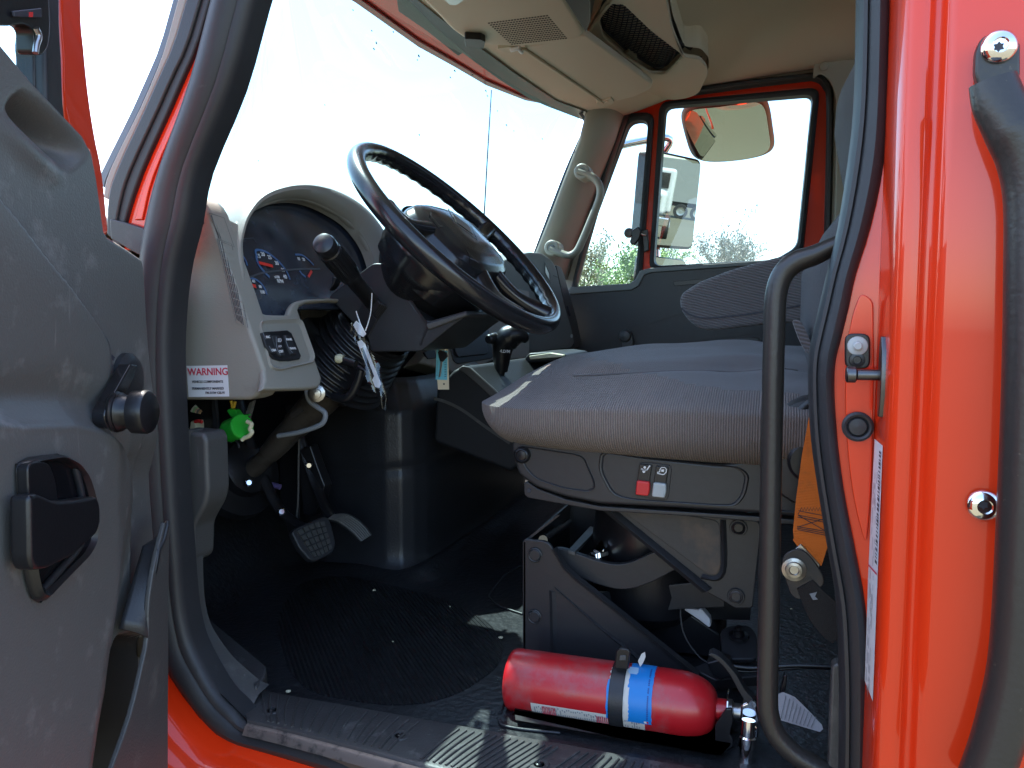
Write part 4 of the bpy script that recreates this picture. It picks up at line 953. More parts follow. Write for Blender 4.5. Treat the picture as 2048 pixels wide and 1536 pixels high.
for a, b in (((462,802),(466,822)), ((470,803),(464,822))): tube('yellow_wire', UU([a, ((a[0]+b[0])/2+1, (a[1]+b[1])/2), b], PY(1.01)), .0025, YEL, GC, n=8)
ys = tube('yellow_sleeve', UU([(408,881),(425,879),(445,874),(462,868)], PY(1.01)), .0058, YEL, GC, n=12)
text('sleeve_lettering', '484', U(444, 873.5, PY(1.0035)), V((1, 0, .22)), V((0, 0, 1)), .008, INK, GC)
text('sleeve_lettering', 'K-', U(421, 879.5, PY(1.0035)), V((1, 0, .12)), V((0, 0, 1)), .008, INK, GC)
for pts in ([(494,843),(503,848),(500,858),(504,864),(498,872),(488,876)], [(488,876),(484,880)]):
    tube('white_lock', UU(pts, PY(.985)), .0035, CRM, GC, n=8)
tube('black_wire', UU([(472,880),(476,888),(478,895)], PY(.99)), .0018, BLK, GC, n=6)
# steering box boot, hoses on the firewall
FB_ = MB()
hb_ = lathe('column_boot', U(470, 945, PY(1.30)), V((.9, -.2, .35)), [(0, .10), (.02, .095), (.03, .06), (.05, .055), (.06, .03)], BLK, TR, 28)
for px, py in ((463,968),(497,966),(449,932),(562,1024)):
    lathe('boot_bolt', U(px, py, PY(1.26)), V((.7, -.6, .3)), [(0, .008), (.004, .008), (.006, .005), (.006, .001)], CHR, TR, 10)
tube('hose', UU([(527,925),(522,960),(520,1000)], PY(1.36)), .007, mk('hose_maroon', (.10,.03,.04), .5), TR, n=10)
tube('hose', UU([(525,966),(545,970),(560,974)], PY(1.34)), .006, mk('hose_purple', (.12,.09,.22), .5), TR, n=10)
tube('hose', UU([(440,930),(425,990),(470,1010),(520,1005),(545,985)], PY(1.34)), .004, BLK, TR, n=8)
# ================================================================== STEERING
WC = V((-.542, 1.287, .152)); WN = V((math.cos(R(45.1))*math.cos(R(-3.5)), math.cos(R(45.1))*math.sin(R(-3.5)), math.sin(R(45.1)))).normalized()
WL = V((0, 1, 0)); WL = (WL-WN*WL.dot(WN)).normalized(); WU = WN.cross(WL)
if WU.z < 0: WU = -WU
def W(a, b, c=0): return WC+WL*a+WU*b+WN*c
Rw = .2225; N1, N2 = 144, 20; vs = []; fs = []
for i in range(N1):
    t = 2*math.pi*i/N1; c = W(math.cos(t)*Rw, math.sin(t)*Rw); d = (c-WC).normalized()
    for k in range(N2):
        a = 2*math.pi*k/N2; r = .0158
        if math.cos(a) < -.2 and math.sin(a) < .35: r *= 1+.09*math.cos(t*46)
        vs.append(c+d*math.cos(a)*r*.92+WN*math.sin(a)*r*1.08)
for i in range(N1):
    for k in range(N2): fs.append([i*N2+k, i*N2+(k+1) % N2, ((i+1) % N1)*N2+(k+1) % N2, ((i+1) % N1)*N2+k])
SW = mesh('steering_wheel', vs, fs, WHE, TR, smooth=180)
tag(SW, 'black four-spoke steering wheel with worn glossy rim')
# hub pad: domed superellipse
def hubf(u, v):
    t = 2*math.pi*u; e = .62; ca, sa = math.cos(t), math.sin(t)
    x = .118*math.copysign(abs(ca)**e, ca); y = .092*math.copysign(abs(sa)**e, sa)
    lay = [(1.0, -.075), (1.04, -.055), (1.03, -.02), (.99, .004), (.93, .016), (.82, .025), (.62, .032), (.35, .036), (0.001, .037)]
    k = v*8; i = min(7, int(k)); f = k-i
    s = lay[i][0]+(lay[i+1][0]-lay[i][0])*f; h = lay[i][1]+(lay[i+1][1]-lay[i][1])*f
    return W(x*s, y*s-.006, h-.016)
HUB = sheet('wheel_hub', hubf, 64, 40, WHE, SW)
def spoke(a0, b0, a1, b1, w0, w1, c0=-.012, c1=0):
    P = []
    for i in range(7):
        t = i/6; P.append(W(a0+(a1-a0)*t, b0+(b1-b0)*t, c0+(c1-c0)*t-.010*math.sin(math.pi*t)))
    return tube('wheel_spoke', P, [(.013+.003*abs(i/3-1), w0+(w1-w0)*i/6) for i in range(7)], WHE, SW, n=16, sm=3)
spoke(-.10, .02, -.208, .045, .030, .018); spoke(.10, .02, .208, .045, .030, .018)
spoke(-.035, -.075, -.075, -.200, .022, .014); spoke(.035, -.075, .075, -.200, .022, .014)
# back cover under the hub
def backf(u, v):
    t = 2*math.pi*u; lay = [(.118, -.02), (.125, -.045), (.120, -.075), (.100, -.11), (.080, -.14), (.07, -.16)]
    k = v*5; i = min(4, int(k)); f = k-i; r = lay[i][0]+(lay[i+1][0]-lay[i][0])*f; h = lay[i][1]+(lay[i+1][1]-lay[i][1])*f
    return W(math.cos(t)*r*1.12, math.sin(t)*r*.92-.005, h)
sheet('hub_back', backf, 40, 20, WHE, SW)
for a, b in ((-.104, -.02), (-.075, -.075)):
    pass
wd_ = MB()
def wline(pts, w_, c=.0215): wd_.line([W(a, b, c+.0*abs(a)) for a, b in pts], w_, WN, .0008)
wline([(0, .052), (.036, .012), (0, -.028), (-.036, .012), (0, .052)], .004, .0205)
for sx in (-1, 1):
    wline([(sx*.058, .050), (sx*.090, .030), (sx*.094, .004), (sx*.062, .004), (sx*.052, .030), (sx*.058, .050)], .0032, .0125)
    wline([(sx*.055, -.02), (sx*.075, -.05), (sx*.078, -.085)], .002, .012)
wd_.build('hub_mouldings', mk('hub_line', (.035,.036,.04), .22), HUB)
prism('hub_diamond', [W(0, .040, .0215), W(.025, .012, .0215), W(0, -.016, .0215), W(-.025, .012, .0215)], -WN*.004, GLB, HUB, bevel=.001)
for sx in (-1, 1):
    prism('horn_button', [W(sx*.061, .042, .0125), W(sx*.084, .027, .0105), W(sx*.087, .009, .0105), W(sx*.064, .009, .0135), W(sx*.057, .028, .0135)], -WN*.006, GLB, HUB, bevel=.0015)
for p in ((811,520),(837,552),(800,493)):
    q = U(p[0], p[1]-2, PY(1.176))
    lathe('rim_hole', q, NY, [(0, .0035), (.0012, .003), (.0012, .0005)], INK, SW, 10) if False else None
# column
SCm = tube('steering_column', [W(0, 0, -.14), W(0, 0, -.30), W(0, 0, -.40)], [.05, .05, .045], BLK, TR, n=20, sm=2)
p1190 = PY(1.195)
SH = slab('column_shroud', [(657,594),(664,586),(745,527),(757,526),(776,530),(834,624),(856,643),(932,621),(937,629),(900,655),(842,703),(741,704),(736,675),(700,640)], p1190, .20, PLD2, SCm, bevel=.010, seg=3, r=.008)
slab('shroud_seam', [(780,545),(784,545),(858,650),(842,690),(838,690),(853,652)], PY(1.1935), .002, BLK, SH)
slab('shroud_lip', [(850,648),(932,624),(934,632),(856,660)], PY(1.19), .10, PLD, SH, bevel=.003)
# bellows
vs = []; fs = []; nb = 9; N2 = 64; rings = []
for i in range(nb*8+1):
    t = i/(nb*8); r = .080+.026*t+(.0042*math.cos(2*math.pi*i/8)); c = -.235-.125*t; rings.append((c, r))
for c, r in rings:
    for k in range(N2):
        a = 2*math.pi*k/N2; vs.append(W(math.cos(a)*r*1.0, math.sin(a)*r*.92+.012, c))
for i in range(len(rings)-1):
    for k in range(N2): fs.append([i*N2+k, i*N2+(k+1) % N2, (i+1)*N2+(k+1) % N2, (i+1)*N2+k])
mesh('column_bellows', vs, fs, BLK, SCm, smooth=180)
ct = PY(1.287)
tube('column_tube', UU([(668,770),(640,802),(592,850)], ct), [.036, .033, .028], BRA, SCm, n=18, sm=3)
tube('column_tube', UU([(608,832),(560,884),(538,908)], ct), [.025, .024, .021], BRA, SCm, n=18, sm=3)
tube('intermediate_shaft', UU([(548,898),(515,930),(464,968)], ct), [.017, .019, .019], BRA, SCm, n=16, sm=3)
slab('column_label', [(580,828),(602,813),(607,822),(585,838)], PY(1.255), .003, PTB, SCm)
tube('tilt_rod', UU([(612,772),(618,800),(636,815),(650,826),(648,842),(636,852),(600,864),(556,872)], PY(1.20)), .0048, GRY, SCm, n=10)
slab('lower_shroud', [(600,640),(612,632),(660,690),(735,740),(720,770),(650,800),(628,770)], PY(1.22), .12, BLK, SCm, bevel=.01, r=.01)
tube('tilt_lever', UU([(666,792),(690,797),(705,785),(716,762),(722,740)], PY(1.19)), [.008,.009,.008,.007,.006], BLK, SCm, n=12)
tube('tilt_lever', UU([(676,718),(690,722),(712,728)], PY(1.17)), [.010,.009,.008], BLK, SCm, n=12)
lathe('lever_cap', U(673, 717, PY(1.165)), U(692, 718, PY(1.165))-U(673, 717, PY(1.165)), [(-.002, .003), (.001, .0075), (.008, .0085), (.014, .006)], CRM, SCm, 16)
lathe('column_bolt', U(634, 786, PY(1.19)), V((.3, -.8, 0)), [(0, .016), (.006, .016), (.008, .010), (.016, .010), (.018, .001)], MET, SCm, 12)
# stalk
s0 = U(745, 605, PY(1.19)); s1 = U(684, 535, PY(1.06)); s2_ = U(651, 492, PY(.99)); ax = (s2_-s0); L_ = ax.length
TS = lathe('turn_signal_lever', s0, ax, [(0, .013), (L_*.5, .0135), (L_*.52, .0165), (L_*.56, .0175), (L_*.70, .0182), (L_*.94, .0175), (L_*.95, .0155), (L_*.96, .0170), (L_*1.02, .0172), (L_*1.045, .0155), (L_*1.055, .011), (L_*1.06, .001)], BLK, SCm, 28)
gr_ = MB(); u_ = ax.normalized().orthogonal().normalized(); v_ = ax.normalized().cross(u_)
for k in range(22):
    a = 2*math.pi*k/22; d = u_*math.cos(a)+v_*math.sin(a); gr_.tube([s0+ax*.60+d*.0178, s0+ax*.92+d*.0176], .0011, 5)
gr_.build('grip_ribs', BLK, TS)
lathe('lever_end_cap', s0+ax*.965, ax, [(0, .0168), (.008, .0168), (.0115, .0150), (.0135, .0105), (.014, .001)], mk('cap_grey', (.20,.21,.20), .5, bump=(200,.2)), TS, 28)
bt = [(724,608),(742,588),(774,612),(754,640)]
for k in range(5):
    f = k/5; c = (749, 612); pts = [(c[0]+(x-c[0])*(1-f*.45)-f*5, c[1]+(y-c[1])*(1-f*.45)-f*7) for x, y in bt]
    slab('lever_boot', pts, PY(1.19-.004*k), .003, BLK, TS, bevel=.001, r=.003)
slab('lever_boot', [(716,622),(724,606),(754,640),(735,676),(728,664)], PY(1.192), .002, BLK, TS, bevel=.001)
slab('hazard_switch', [(657,582),(667,570),(672,556),(666,553),(662,556),(664,566)], PY(1.19), .02, BLK, SCm, bevel=.002)
# ================================================================== PEDALS
bp = (V((-.865, 1.28, -.43)), V((.86, -.30, .42)).normalized())
BPd = slab('brake_pedal', [(583,1064),(594,1054),(648,1032),(657,1035),(664,1050),(673,1088),(666,1106),(632,1123),(620,1120),(600,1098)], bp, .016, RUB, TR, bevel=.004, r=.008)
gr_ = MB()
a, b, c, d = (593,1062), (650,1041), (666,1097), (628,1114)
for i in range(5):
    for j in range(5):
        def q(s, t): return ((a[0]*(1-s)+b[0]*s)*(1-t)+(d[0]*(1-s)+c[0]*s)*t, (a[1]*(1-s)+b[1]*s)*(1-t)+(d[1]*(1-s)+c[1]*s)*t+ -5*math.sin(math.pi*s)*(1-t)+4*math.sin(math.pi*s)*t)
        e = .026; s0_, s1_, t0_, t1_ = i/5+e, (i+1)/5-e, j/5+e, (j+1)/5-e
        gr_.prism(UU([q(s0_, t0_), q(s1_, t0_), q(s1_, t1_), q(s0_, t1_)], off(bp, .0045)), -bp[1]*.006)
gr_.build('pedal_tread', mk('pedal_rubber', (.06,.06,.058), .35, bump=(200,.3), dirt=(60,(.14,.13,.11),.6,.85)), BPd)
tube('pedal_arm', [U(632,1060,bp)-bp[1]*.02, V((-.97, 1.31, -.36)), V((-1.05, 1.31, -.15)), V((-1.08, 1.31, .05))], [(.006,.016)]*4, BLK, BPd, n=10)
ap_ = (V((-.83, 1.37, -.42)), V((.75, -.35, .56)).normalized())
acc = strip('accelerator_pedal', [(655,1038),(676,1044),(697,1058),(710,1070),(722,1083)], [(668,1028),(694,1026),(718,1038),(733,1052),(745,1068)], ap_, .008, RUB, TR, bevel=.002)
gr_ = MB()
for k in range(6):
    f = (k+.7)/7; A0 = [(655,1038),(676,1044),(697,1058),(710,1070),(722,1083)]; B0 = [(668,1028),(694,1026),(718,1038),(733,1052),(745,1068)]
    gr_.tube(smooth_line(UU([(x0*(1-f)+x1*f, y0*(1-f)+y1*f) for (x0, y0), (x1, y1) in zip(A0, B0)], off(ap_, .001)), 4), .0017, 6)
gr_.build('pedal_ribs', PLD, acc)
tube('pedal_arm', [U(668,1036,ap_)-ap_[1]*.01, V((-.93, 1.40, -.34)), V((-1.0, 1.42, -.18))], [(.006,.012)]*3, BLK, acc, n=10)
slab('pedal_box', [(596,900),(620,890),(632,925),(645,960),(650,972),(640,1010),(628,1034),(606,1030),(598,960)], PY(1.40), .03, BLK, TR, bevel=.004)
lathe('pedal_bolt', U(618, 930, PY(1.398)), V((.5, -.8, 0)), [(0, .008), (.004, .008), (.006, .005), (.006, .001)], CHR, TR, 10)
tube('pedal_cable', UU([(598,875),(597,930),(596,1000),(592,1050)], PY(1.37)), .0025, PLD, TR, n=8)
slab('footwell_panel', [(556,885),(596,870),(600,1050),(578,1070),(560,1010)], PY(1.45), .03, BLK, TR, bevel=.003)
# ================================================================== DRIVER SEAT
P108 = PY(1.08)
SF = plate('driver_seat', round_poly(UU([(1022,900),(1023,882),(1034,874),(1100,883),(1200,900),(1300,914),(1438,929),(1520,916),(1575,902),(1600,893),(1680,880),(1760,880),(1760,1044),(1640,1038),(1507,1026),(1350,1016),(1199,1008),(1131,994),(1073,975),(1036,948)], P108), .008), [], P108, .028, PTM, TR, bevel=.005, res=3)
tag(SF, 'grey cloth air-ride driver seat on a dark metal frame')
for pts in ([(1040,898),(1052,893),(1150,908),(1168,914),(1190,965),(1190,978),(1178,984),(1130,978),(1070,958),(1045,930)], [(1200,908),(1210,904),(1280,915),(1480,934),(1500,950),(1492,990),(1475,1012),(1440,1012),(1260,1000),(1222,990),(1196,940)], [(1520,965),(1535,945),(1600,925),(1640,930),(1640,1026),(1560,1024),(1535,1010)]):
    P = round_poly(UU(pts, off(P108, .001)), .014); c_ = sum(P, V())/len(P)
    ribbon('frame_recess', P, [p.lerp(c_, .06) for p in P], [(0, -.0005), (.3, .0022), (.7, .0018), (1, -.0005)], NY, PTM, SF, closed=True)
lathe('frame_knob', U(1046, 909, P108), NY, [(0, .0125), (.006, .0125), (.009, .0105), (.010, .0085), (.008, .007), (.0085, .004), (.009, .001)], BLK, SF, 24)
lathe('frame_knob', U(1573, 928, P108), NY, [(0, .012), (.004, .012), (.006, .010), (.006, .001)], BLK, SF, 20)
slab('slide_rail', [(1047,966),(1056,964),(1075,977),(1131,998),(1199,1012),(1350,1022),(1507,1032),(1680,1046),(1680,1056),(1560,1048),(1400,1034),(1200,1022),(1056,996),(1048,990)], PY(1.09), .02, PTM, SF, bevel=.002)
lathe('rail_hole', U(1058, 981, PY(1.0895)), NY, [(0, .0035), (.0005, .003), (.0005, .001)], INK, SF, 12)
# switches
slab('switch_bezel', [(1281,925),(1308,926),(1341,931),(1343,940),(1337,994),(1333,1000),(1304,998),(1270,990),(1275,960)], off(P108, .002), .004, PTM, SF, bevel=.001, r=.003)
for x0, mt_, nm in ((0, RDP, 'lumbar_switch'), (33, GRP, 'recline_switch')):
    dy = x0*.12
    s_ = slab(nm, [(1279+x0,928+dy),(1304+x0,931+dy),(1298+x0,966+dy),(1274+x0,962+dy)], off(P108, .006), .008, BLK, SF, bevel=.001)
    slab('rocker', [(1273+x0,961+dy),(1299+x0,964+dy),(1299+x0,980+dy),(1296+x0,993+dy),(1270+x0,990+dy)], off(P108, .011), .010, mt_, s_, bevel=.0025)
    rr = MB()
    for k in range(5): rr.line(UU([(1275+x0, 968+dy+k*4), (1296+x0, 970+dy+k*4)], off(P108, .0112)), .0006, NY, .0004)
    rr.build('rocker_ribs', mt_, s_)
    ic = MB(); q6 = off(P108, .0063)
    def ip(x, y): return (1250+x/13.97, 900+y/13.97)
    if x0 == 0:
        for pts, wd in (([(460,520),(530,560),(610,560),(700,430)], .0016), ([(470,545),(570,575),(620,560)], .0014)): ic.line(UU([ip(*p) for p in pts], q6), wd, NY)
        ic.disc(U(*ip(553,485), q6), .0018, NY, .0006, 12); ic.disc(U(*ip(527,600), q6), .0020, NY, .0006, 12)
    else:
        ic.line(UU([ip(*p) for p in [(905,620),(970,610),(980,540),(1020,485),(1120,490),(1160,540),(1150,620),(1090,680),(1060,685),(910,650),(905,620)]], q6), .0012, NY)
        ic.prism(UU([ip(*p) for p in [(1020,540),(1095,540),(1085,610),(1010,600)]], q6), NY*.0006)
    ic.build('switch_symbol', WSY, s_)
# cushion: superellipse cross-sections along X
def topz(x, y):
    z = interp(x, [(-.44, -.088), (-.38, -.076), (-.30, -.065), (-.22, -.058), (-.10, -.052), (.02, -.056), (.15, -.070), (.3, -.08)])
    s = (y-1.30)/.27
    z += -.012+.030*sstep(s, -.9, .75)-.045*max(0, -s-.1)**1.6-.03*max(0, s-.75)
    z += .007*math.exp(-((y-1.42-.05*(x+.1))/.03)**2)*sstep(x, -.34, -.2)
    z -= .008*math.exp(-((y-1.30-.10*(x+.2))/.022)**2)*sstep(x, -.30, -.1)
    z += .0030*math.sin(38*y+9*x+3*math.sin(11*x))*sstep(x, -.30, -.15)*sstep(y, 1.12, 1.2)+.0018*math.sin(70*y-30*x)*sstep(x, -.10, .0)
    z -= .010*math.exp(-((y-1.175-.10*(x+.30))/.014)**2)*sstep(x, -.33, -.18)*(1-sstep(x, .02, .1))
    z += .005*math.exp(-((y-1.21-.12*(x+.30))/.02)**2)*sstep(x, -.33, -.18)
    return z
def cushf(u, v):
    # v around section (from bottom near, up near side, across top, down far side); u along x
    x = -.438+.73*u**1.3; k = min(1, (x+.438)/.075); fr = (1-(1-k)**2.0)**(1/2.05); k2 = min(1, (x+.438)/.15); f2 = (1-(1-k2)**2.0)**.5
    zc = -.124; zb = -.198-.010*sstep(u, .15, .6)
    ang = -math.pi/2-math.pi*1.0*0+0
    t = v*2*math.pi; e = .62
    ca = -math.cos(t); sa = math.sin(t) if False else -math.sin(t-math.pi)
    ca = -math.cos(t); sa = math.sin(t)
    hy = .272*(.58+.42*f2); yy = 1.30+hy*math.copysign(abs(ca)**e, ca)
    zt = topz(x, yy)
    if sa >= 0: z = zc+(zt-zc)*abs(sa)**.60*fr
    else: z = zc-(zc-zb)*abs(sa)**.62*fr
    yy2 = 1.30+(yy-1.30)
    xx = x
    # side bulge wrinkles near the rear lower edge
    w_ = math.sin(x*55+z*30)*.0022*math.exp(-((x-.02)/.05)**2)*(1 if yy < 1.15 else 0)
    return V((xx, yy2+w_, z))
CU = sheet('seat_cushion', cushf, 90, 120, FAB, SF)
# separate top panel colour: faces looking up use the plain cloth
CU.data.materials.append(FAB2)
for p in CU.data.polygons:
    if p.normal.z > .4 and p.center.y > interp(p.center.x, [(-.40, 1.52), (-.36, 1.42), (-.31, 1.30), (-.2, 1.17), (-.1, 1.105), (0, 1.09)]): p.material_index = 1
# welt seam along the near top edge
def seam_pt(x, y): return V((x, y, topz(x, y)+.001))
tube("seat_seam", [seam_pt(x, 1.165+.10*(x+.30)) for x in (-.30,-.25,-.20,-.15,-.10,-.05,.0,.03)], .0014, FAB2, CU, n=8)
# backrest
def bkf(u, v):
    z = -.07+.62*v
    xf = interp(z, [(-.07, .045), (.0, .035), (.08, .035), (.13, .060), (.17, .090), (.20, .098), (.24, .088), (.30, .077), (.34, .079), (.38, .098), (.42, .145), (.55, .22)])
    hw = interp(z, [(-.07, .24), (.1, .255), (.16, .22), (.21, .16), (.25, .15), (.33, .15), (.40, .13), (.55, .05)])
    t = u*2*math.pi; e = .6; c, s = math.cos(t), math.sin(t)
    th = .075
    return V((xf+th-th*math.copysign(abs(c)**e, c)+z*.0, 1.30+hw*math.copysign(abs(s)**e, s), z))
FAB3 = mk('backrest_cloth', (.055, .053, .055), .95, bump=(900, .9), var=(9, .2), sheen=.15)
sheet('backrest', bkf, 60, 50, FAB3, SF)
slab('backrest_side', [(1584,640),(1600,640),(1612,660),(1627,700),(1630,716),(1612,706),(1598,680)], PY(1.12), .03, FABA, SF, bevel=.006, r=.01)
# arm rest on the far side
ar = [(1360,612),(1359,597),(1366,584),(1400,563),(1460,540),(1550,515),(1620,500),(1680,500),(1680,632),(1618,642),(1540,648),(1480,655),(1430,661),(1408,660),(1390,653),(1376,640),(1364,624)]
AR = slab('armrest', ar, PY(1.53), .085, FABA, SF, bevel=.022, seg=5, r=.01)
am = MB(); am.line(smooth_line(UU([(1362,616),(1378,628),(1410,636),(1480,630),(1560,618),(1615,608)], PY(1.529)), 5), .003, NY, .0012); am.build('armrest_seam', INK, AR)
# recliner cover
lathe('recliner_cover', U(1640, 905, PY(1.062)), NY, [(-.02, .075), (.0, .075), (.008, .071), (.011, .06), (.011, .001)], PTM, SF, 40)
lathe('recliner_knob', U(1617, 920, PY(1.05)), NY, [(0, .026), (.014, .026), (.018, .022), (.018, .001)], BLK, SF, 30)
tube('recliner_edge', UU([(1566,890),(1575,862),(1592,832),(1618,806),(1650,792)], PY(1.05)), .0045, PTM, SF, n=10)
# ---- pedestal and suspension
P114 = PY(1.14)
PE = plate('seat_pedestal', round_poly(UU([(1045,1083),(1049,1078),(1089,1082),(1100,1088),(1108,1100),(1128,1134),(1151,1154),(1200,1195),(1390,1346),(1410,1372),(1045,1362)], P114), .006), [], P114, .006, PTM, TR, bevel=.002, res=2)
pm = MB(); nY = NY
ribbon('pedestal_flange', UU([(1103,1098),(1126,1138),(1149,1160),(1388,1350)], P114), UU([(1112,1094),(1133,1131),(1155,1151),(1400,1346)], P114), [(0, 0), (.3, .006), (.8, .008), (1, -.004)], NY, PTM, PE)
ribbon('pedestal_crease', UU([(1098,1180),(1101,1300),(1101,1362)], P114), UU([(1112,1184),(1116,1300),(1116,1362)], P114), [(0, 0), (.5, .004), (1, 0)], NY, PTM, PE)
ribbon('pedestal_crease', UU([(1108,1172),(1200,1250),(1330,1352)], P114), UU([(1118,1182),(1205,1262),(1318,1356)], P114), [(0, 0), (.5, .004), (1, 0)], NY, PTM, PE)
for px, py, pl, pr in ((1071,1109,P114,PE), (1070,1232,P114,PE)):
    c = U(px, py, pl); lathe('pivot_pin', c, NY, [(0, .0095), (.004, .0092), (.005, .008), (.005, .001)], PTM, pr, 24)
    tube('circlip', [c+V((math.cos(a)*.0105, -.003, math.sin(a)*.0105)) for a in [(-.1+5.6*k/14) for k in range(15)]], .0014, PTM, pr, n=6, sm=0)
slab('pedestal_front', [(1045,1083),(1115,1030),(1119,1031),(1050,1086)], PY(1.15), .002, PTM, PE)
fp = [U(1046, 1084, P114), U(1046, 1365, P114), V((U(1046, 1365, P114).x, 1.42, U(1046, 1365, P114).z)), V((U(1046, 1084, P114).x, 1.42, U(1046, 1084, P114).z))]
prism('pedestal_front', fp, V((.004, 0, 0)), PTM, PE)
prism('pedestal_front', [p+V((0, .285, 0)) for p in UU([(1046,1084),(1089,1082),(1300,1140),(1400,1362),(1046,1362)], P114)], V((0, .004, 0)), PTM, PE)
ch = U(1100, 1080, P114)
tube('cross_tube', [U(1086, 1080, PY(1.145)), U(1136, 1046, PY(1.40))], .0075, MET if False else GLB, PE, n=16, sm=0)
prism('cross_bar', [U(1136, 1100, PY(1.16)), U(1150, 1104, PY(1.16)), U(1196, 1056, PY(1.38)), U(1180, 1052, PY(1.38))], V((0, 0, -.006)), PLD, PE, bevel=.001)
lathe('height_bolt', U(1192, 1112, PY(1.19)), V((-.3, -.9, .1)), [(-.03, .006), (0, .006), (.0, .011), (.002, .011), (.002, .0085), (.009, .0085), (.010, .007), (.010, .001)], CHR, PE, 6)
lathe('height_bolt', U(1203, 1092, PY(1.22)), V((.5, -.6, .5)), [(-.02, .005), (0, .005), (.0, .008), (.006, .008), (.007, .001)], CHR, PE, 6)
SA = slab('scissor_arm', [(1106,1096),(1128,1098),(1151,1106),(1190,1120),(1226,1129),(1253,1127),(1280,1117),(1308,1103),(1360,1100),(1400,1115),(1352,1139),(1310,1162),(1274,1176),(1250,1180),(1226,1178),(1185,1166),(1144,1147),(1117,1119)], PY(1.165), .012, PTM, PE, bevel=.002, r=.01)
slab('lower_arm', [(1190,1186),(1260,1178),(1400,1163),(1450,1190),(1450,1215),(1359,1219),(1300,1226),(1255,1232)], PY(1.22), .012, PTM, PE, bevel=.002)
US = plate('upper_side_plate', round_poly(UU([(1199,1008),(1240,1012),(1508,1040),(1520,1046),(1522,1060),(1505,1216),(1470,1217),(1448,1203),(1400,1178)], PY(1.13)), .004), [], PY(1.13), .005, PTM, TR, bevel=.0015, res=2)
tag(US, 'dark side plate of the seat suspension with worn lower corner'); US.name = 'seat_side_plate'
ribbon('plate_brace', UU([(1196,1012),(1300,1098),(1404,1184)], PY(1.129)), UU([(1222,1012),(1318,1090),(1424,1176)], PY(1.129)), [(0, -.004), (.05, .004), (.5, .009), (.95, .003), (1, -.001)], NY, PTM, US)
slab('plate_insert', [(1228,1010),(1250,1010),(1440,1042),(1442,1130),(1434,1150),(1418,1150),(1400,1138)], PY(1.1285), .002, PTB, US, bevel=.001, r=.012)
ribbon('plate_crease', UU([(1440,1040),(1442,1130),(1430,1152),(1405,1148)], PY(1.128)), UU([(1452,1040),(1454,1132),(1438,1162),(1400,1158)], PY(1.128)), [(0, -.001), (.5, .004), (1, -.001)], NY, PTM, US, sm=3)
for px, py, mt_ in ((1477,1055,BLK), (1472,1192,PTB)):
    c = U(px, py, PY(1.13)); lathe('pivot_pin', c, NY, [(0, .0095), (.004, .0092), (.005, .007), (.003, .006), (.003, .001)], mt_, US, 24)
    tube('circlip', [c+V((math.cos(a)*.0108, -.003, math.sin(a)*.0108)) for a in [(-1.2+5.4*k/14) for k in range(15)]], .0015, PTM, US, n=6, sm=0)
lathe('air_spring', V((-.20, 1.30, -.50)), V((0, 0, 1)), [(0, .07), (.02, .09), (.06, .095), (.10, .09), (.14, .095), (.18, .09), (.22, .075)], BLK, TR, 32)
slab('suspension_box', [(1255,1160),(1320,1100),(1500,1050),(1500,1240),(1260,1236)], PY(1.30), .10, BLK, TR)
BX = slab('air_box', [(1257,1232),(1300,1226),(1362,1219),(1372,1222),(1440,1268),(1443,1284),(1443,1318),(1300,1300),(1257,1250)], PY(1.26), .14, BLK, TR, bevel=.004)
for px, py in ((1316,1251),(1334,1245)): lathe('box_bolt', U(px, py, PY(1.258)), NY, [(0, .003), (.002, .003), (.002, .0005)], CRM if px < 1320 else BRA, BX, 8)
tube('thin_cable', UU([(1361,1219),(1362,1240),(1368,1268),(1385,1298),(1410,1322),(1450,1338),(1480,1345)], PY(1.18)), .0012, PLD, TR, n=6)
FT = slab('seat_foot', [(1445,1318),(1440,1262),(1458,1250),(1500,1250),(1514,1268),(1514,1318)], (V((0, 1.20, -.48)), V((0, -.35, .94))), .008, PTM, TR, bevel=.002, r=.01)
lathe('foot_bolt', U(1477, 1276, (V((0, 1.20, -.48)), V((0, -.35, .94))))+V((0, 0, .002)), V((0, -.2, 1)), [(0, .015), (.003, .015), (.004, .0085), (.012, .008), (.013, .004), (.018, .004), (.018, .001)], BLK, FT, 14)
slab('base_rail', [(1380,1336),(1430,1316),(1520,1320),(1520,1352),(1430,1360)], (V((0, 1.15, -.53)), V((0, -.3, .95))), .02, PTM, TR, bevel=.003)
slab('floor_clip', [(1412,1326),(1440,1318),(1460,1326),(1468,1352),(1440,1362),(1424,1350)], PY(1.12), .03, BLK, TR, bevel=.003)
tube('floor_wire', UU([(1465,1332),(1500,1336),(1540,1334),(1600,1331),(1680,1334)], PY(1.12)), .0035, BLK, TR, n=8)
tube('floor_wire', UU([(1465,1340),(1500,1343),(1560,1338),(1620,1335),(1680,1338)], PY(1.125)), .0025, BLK, TR, n=8)
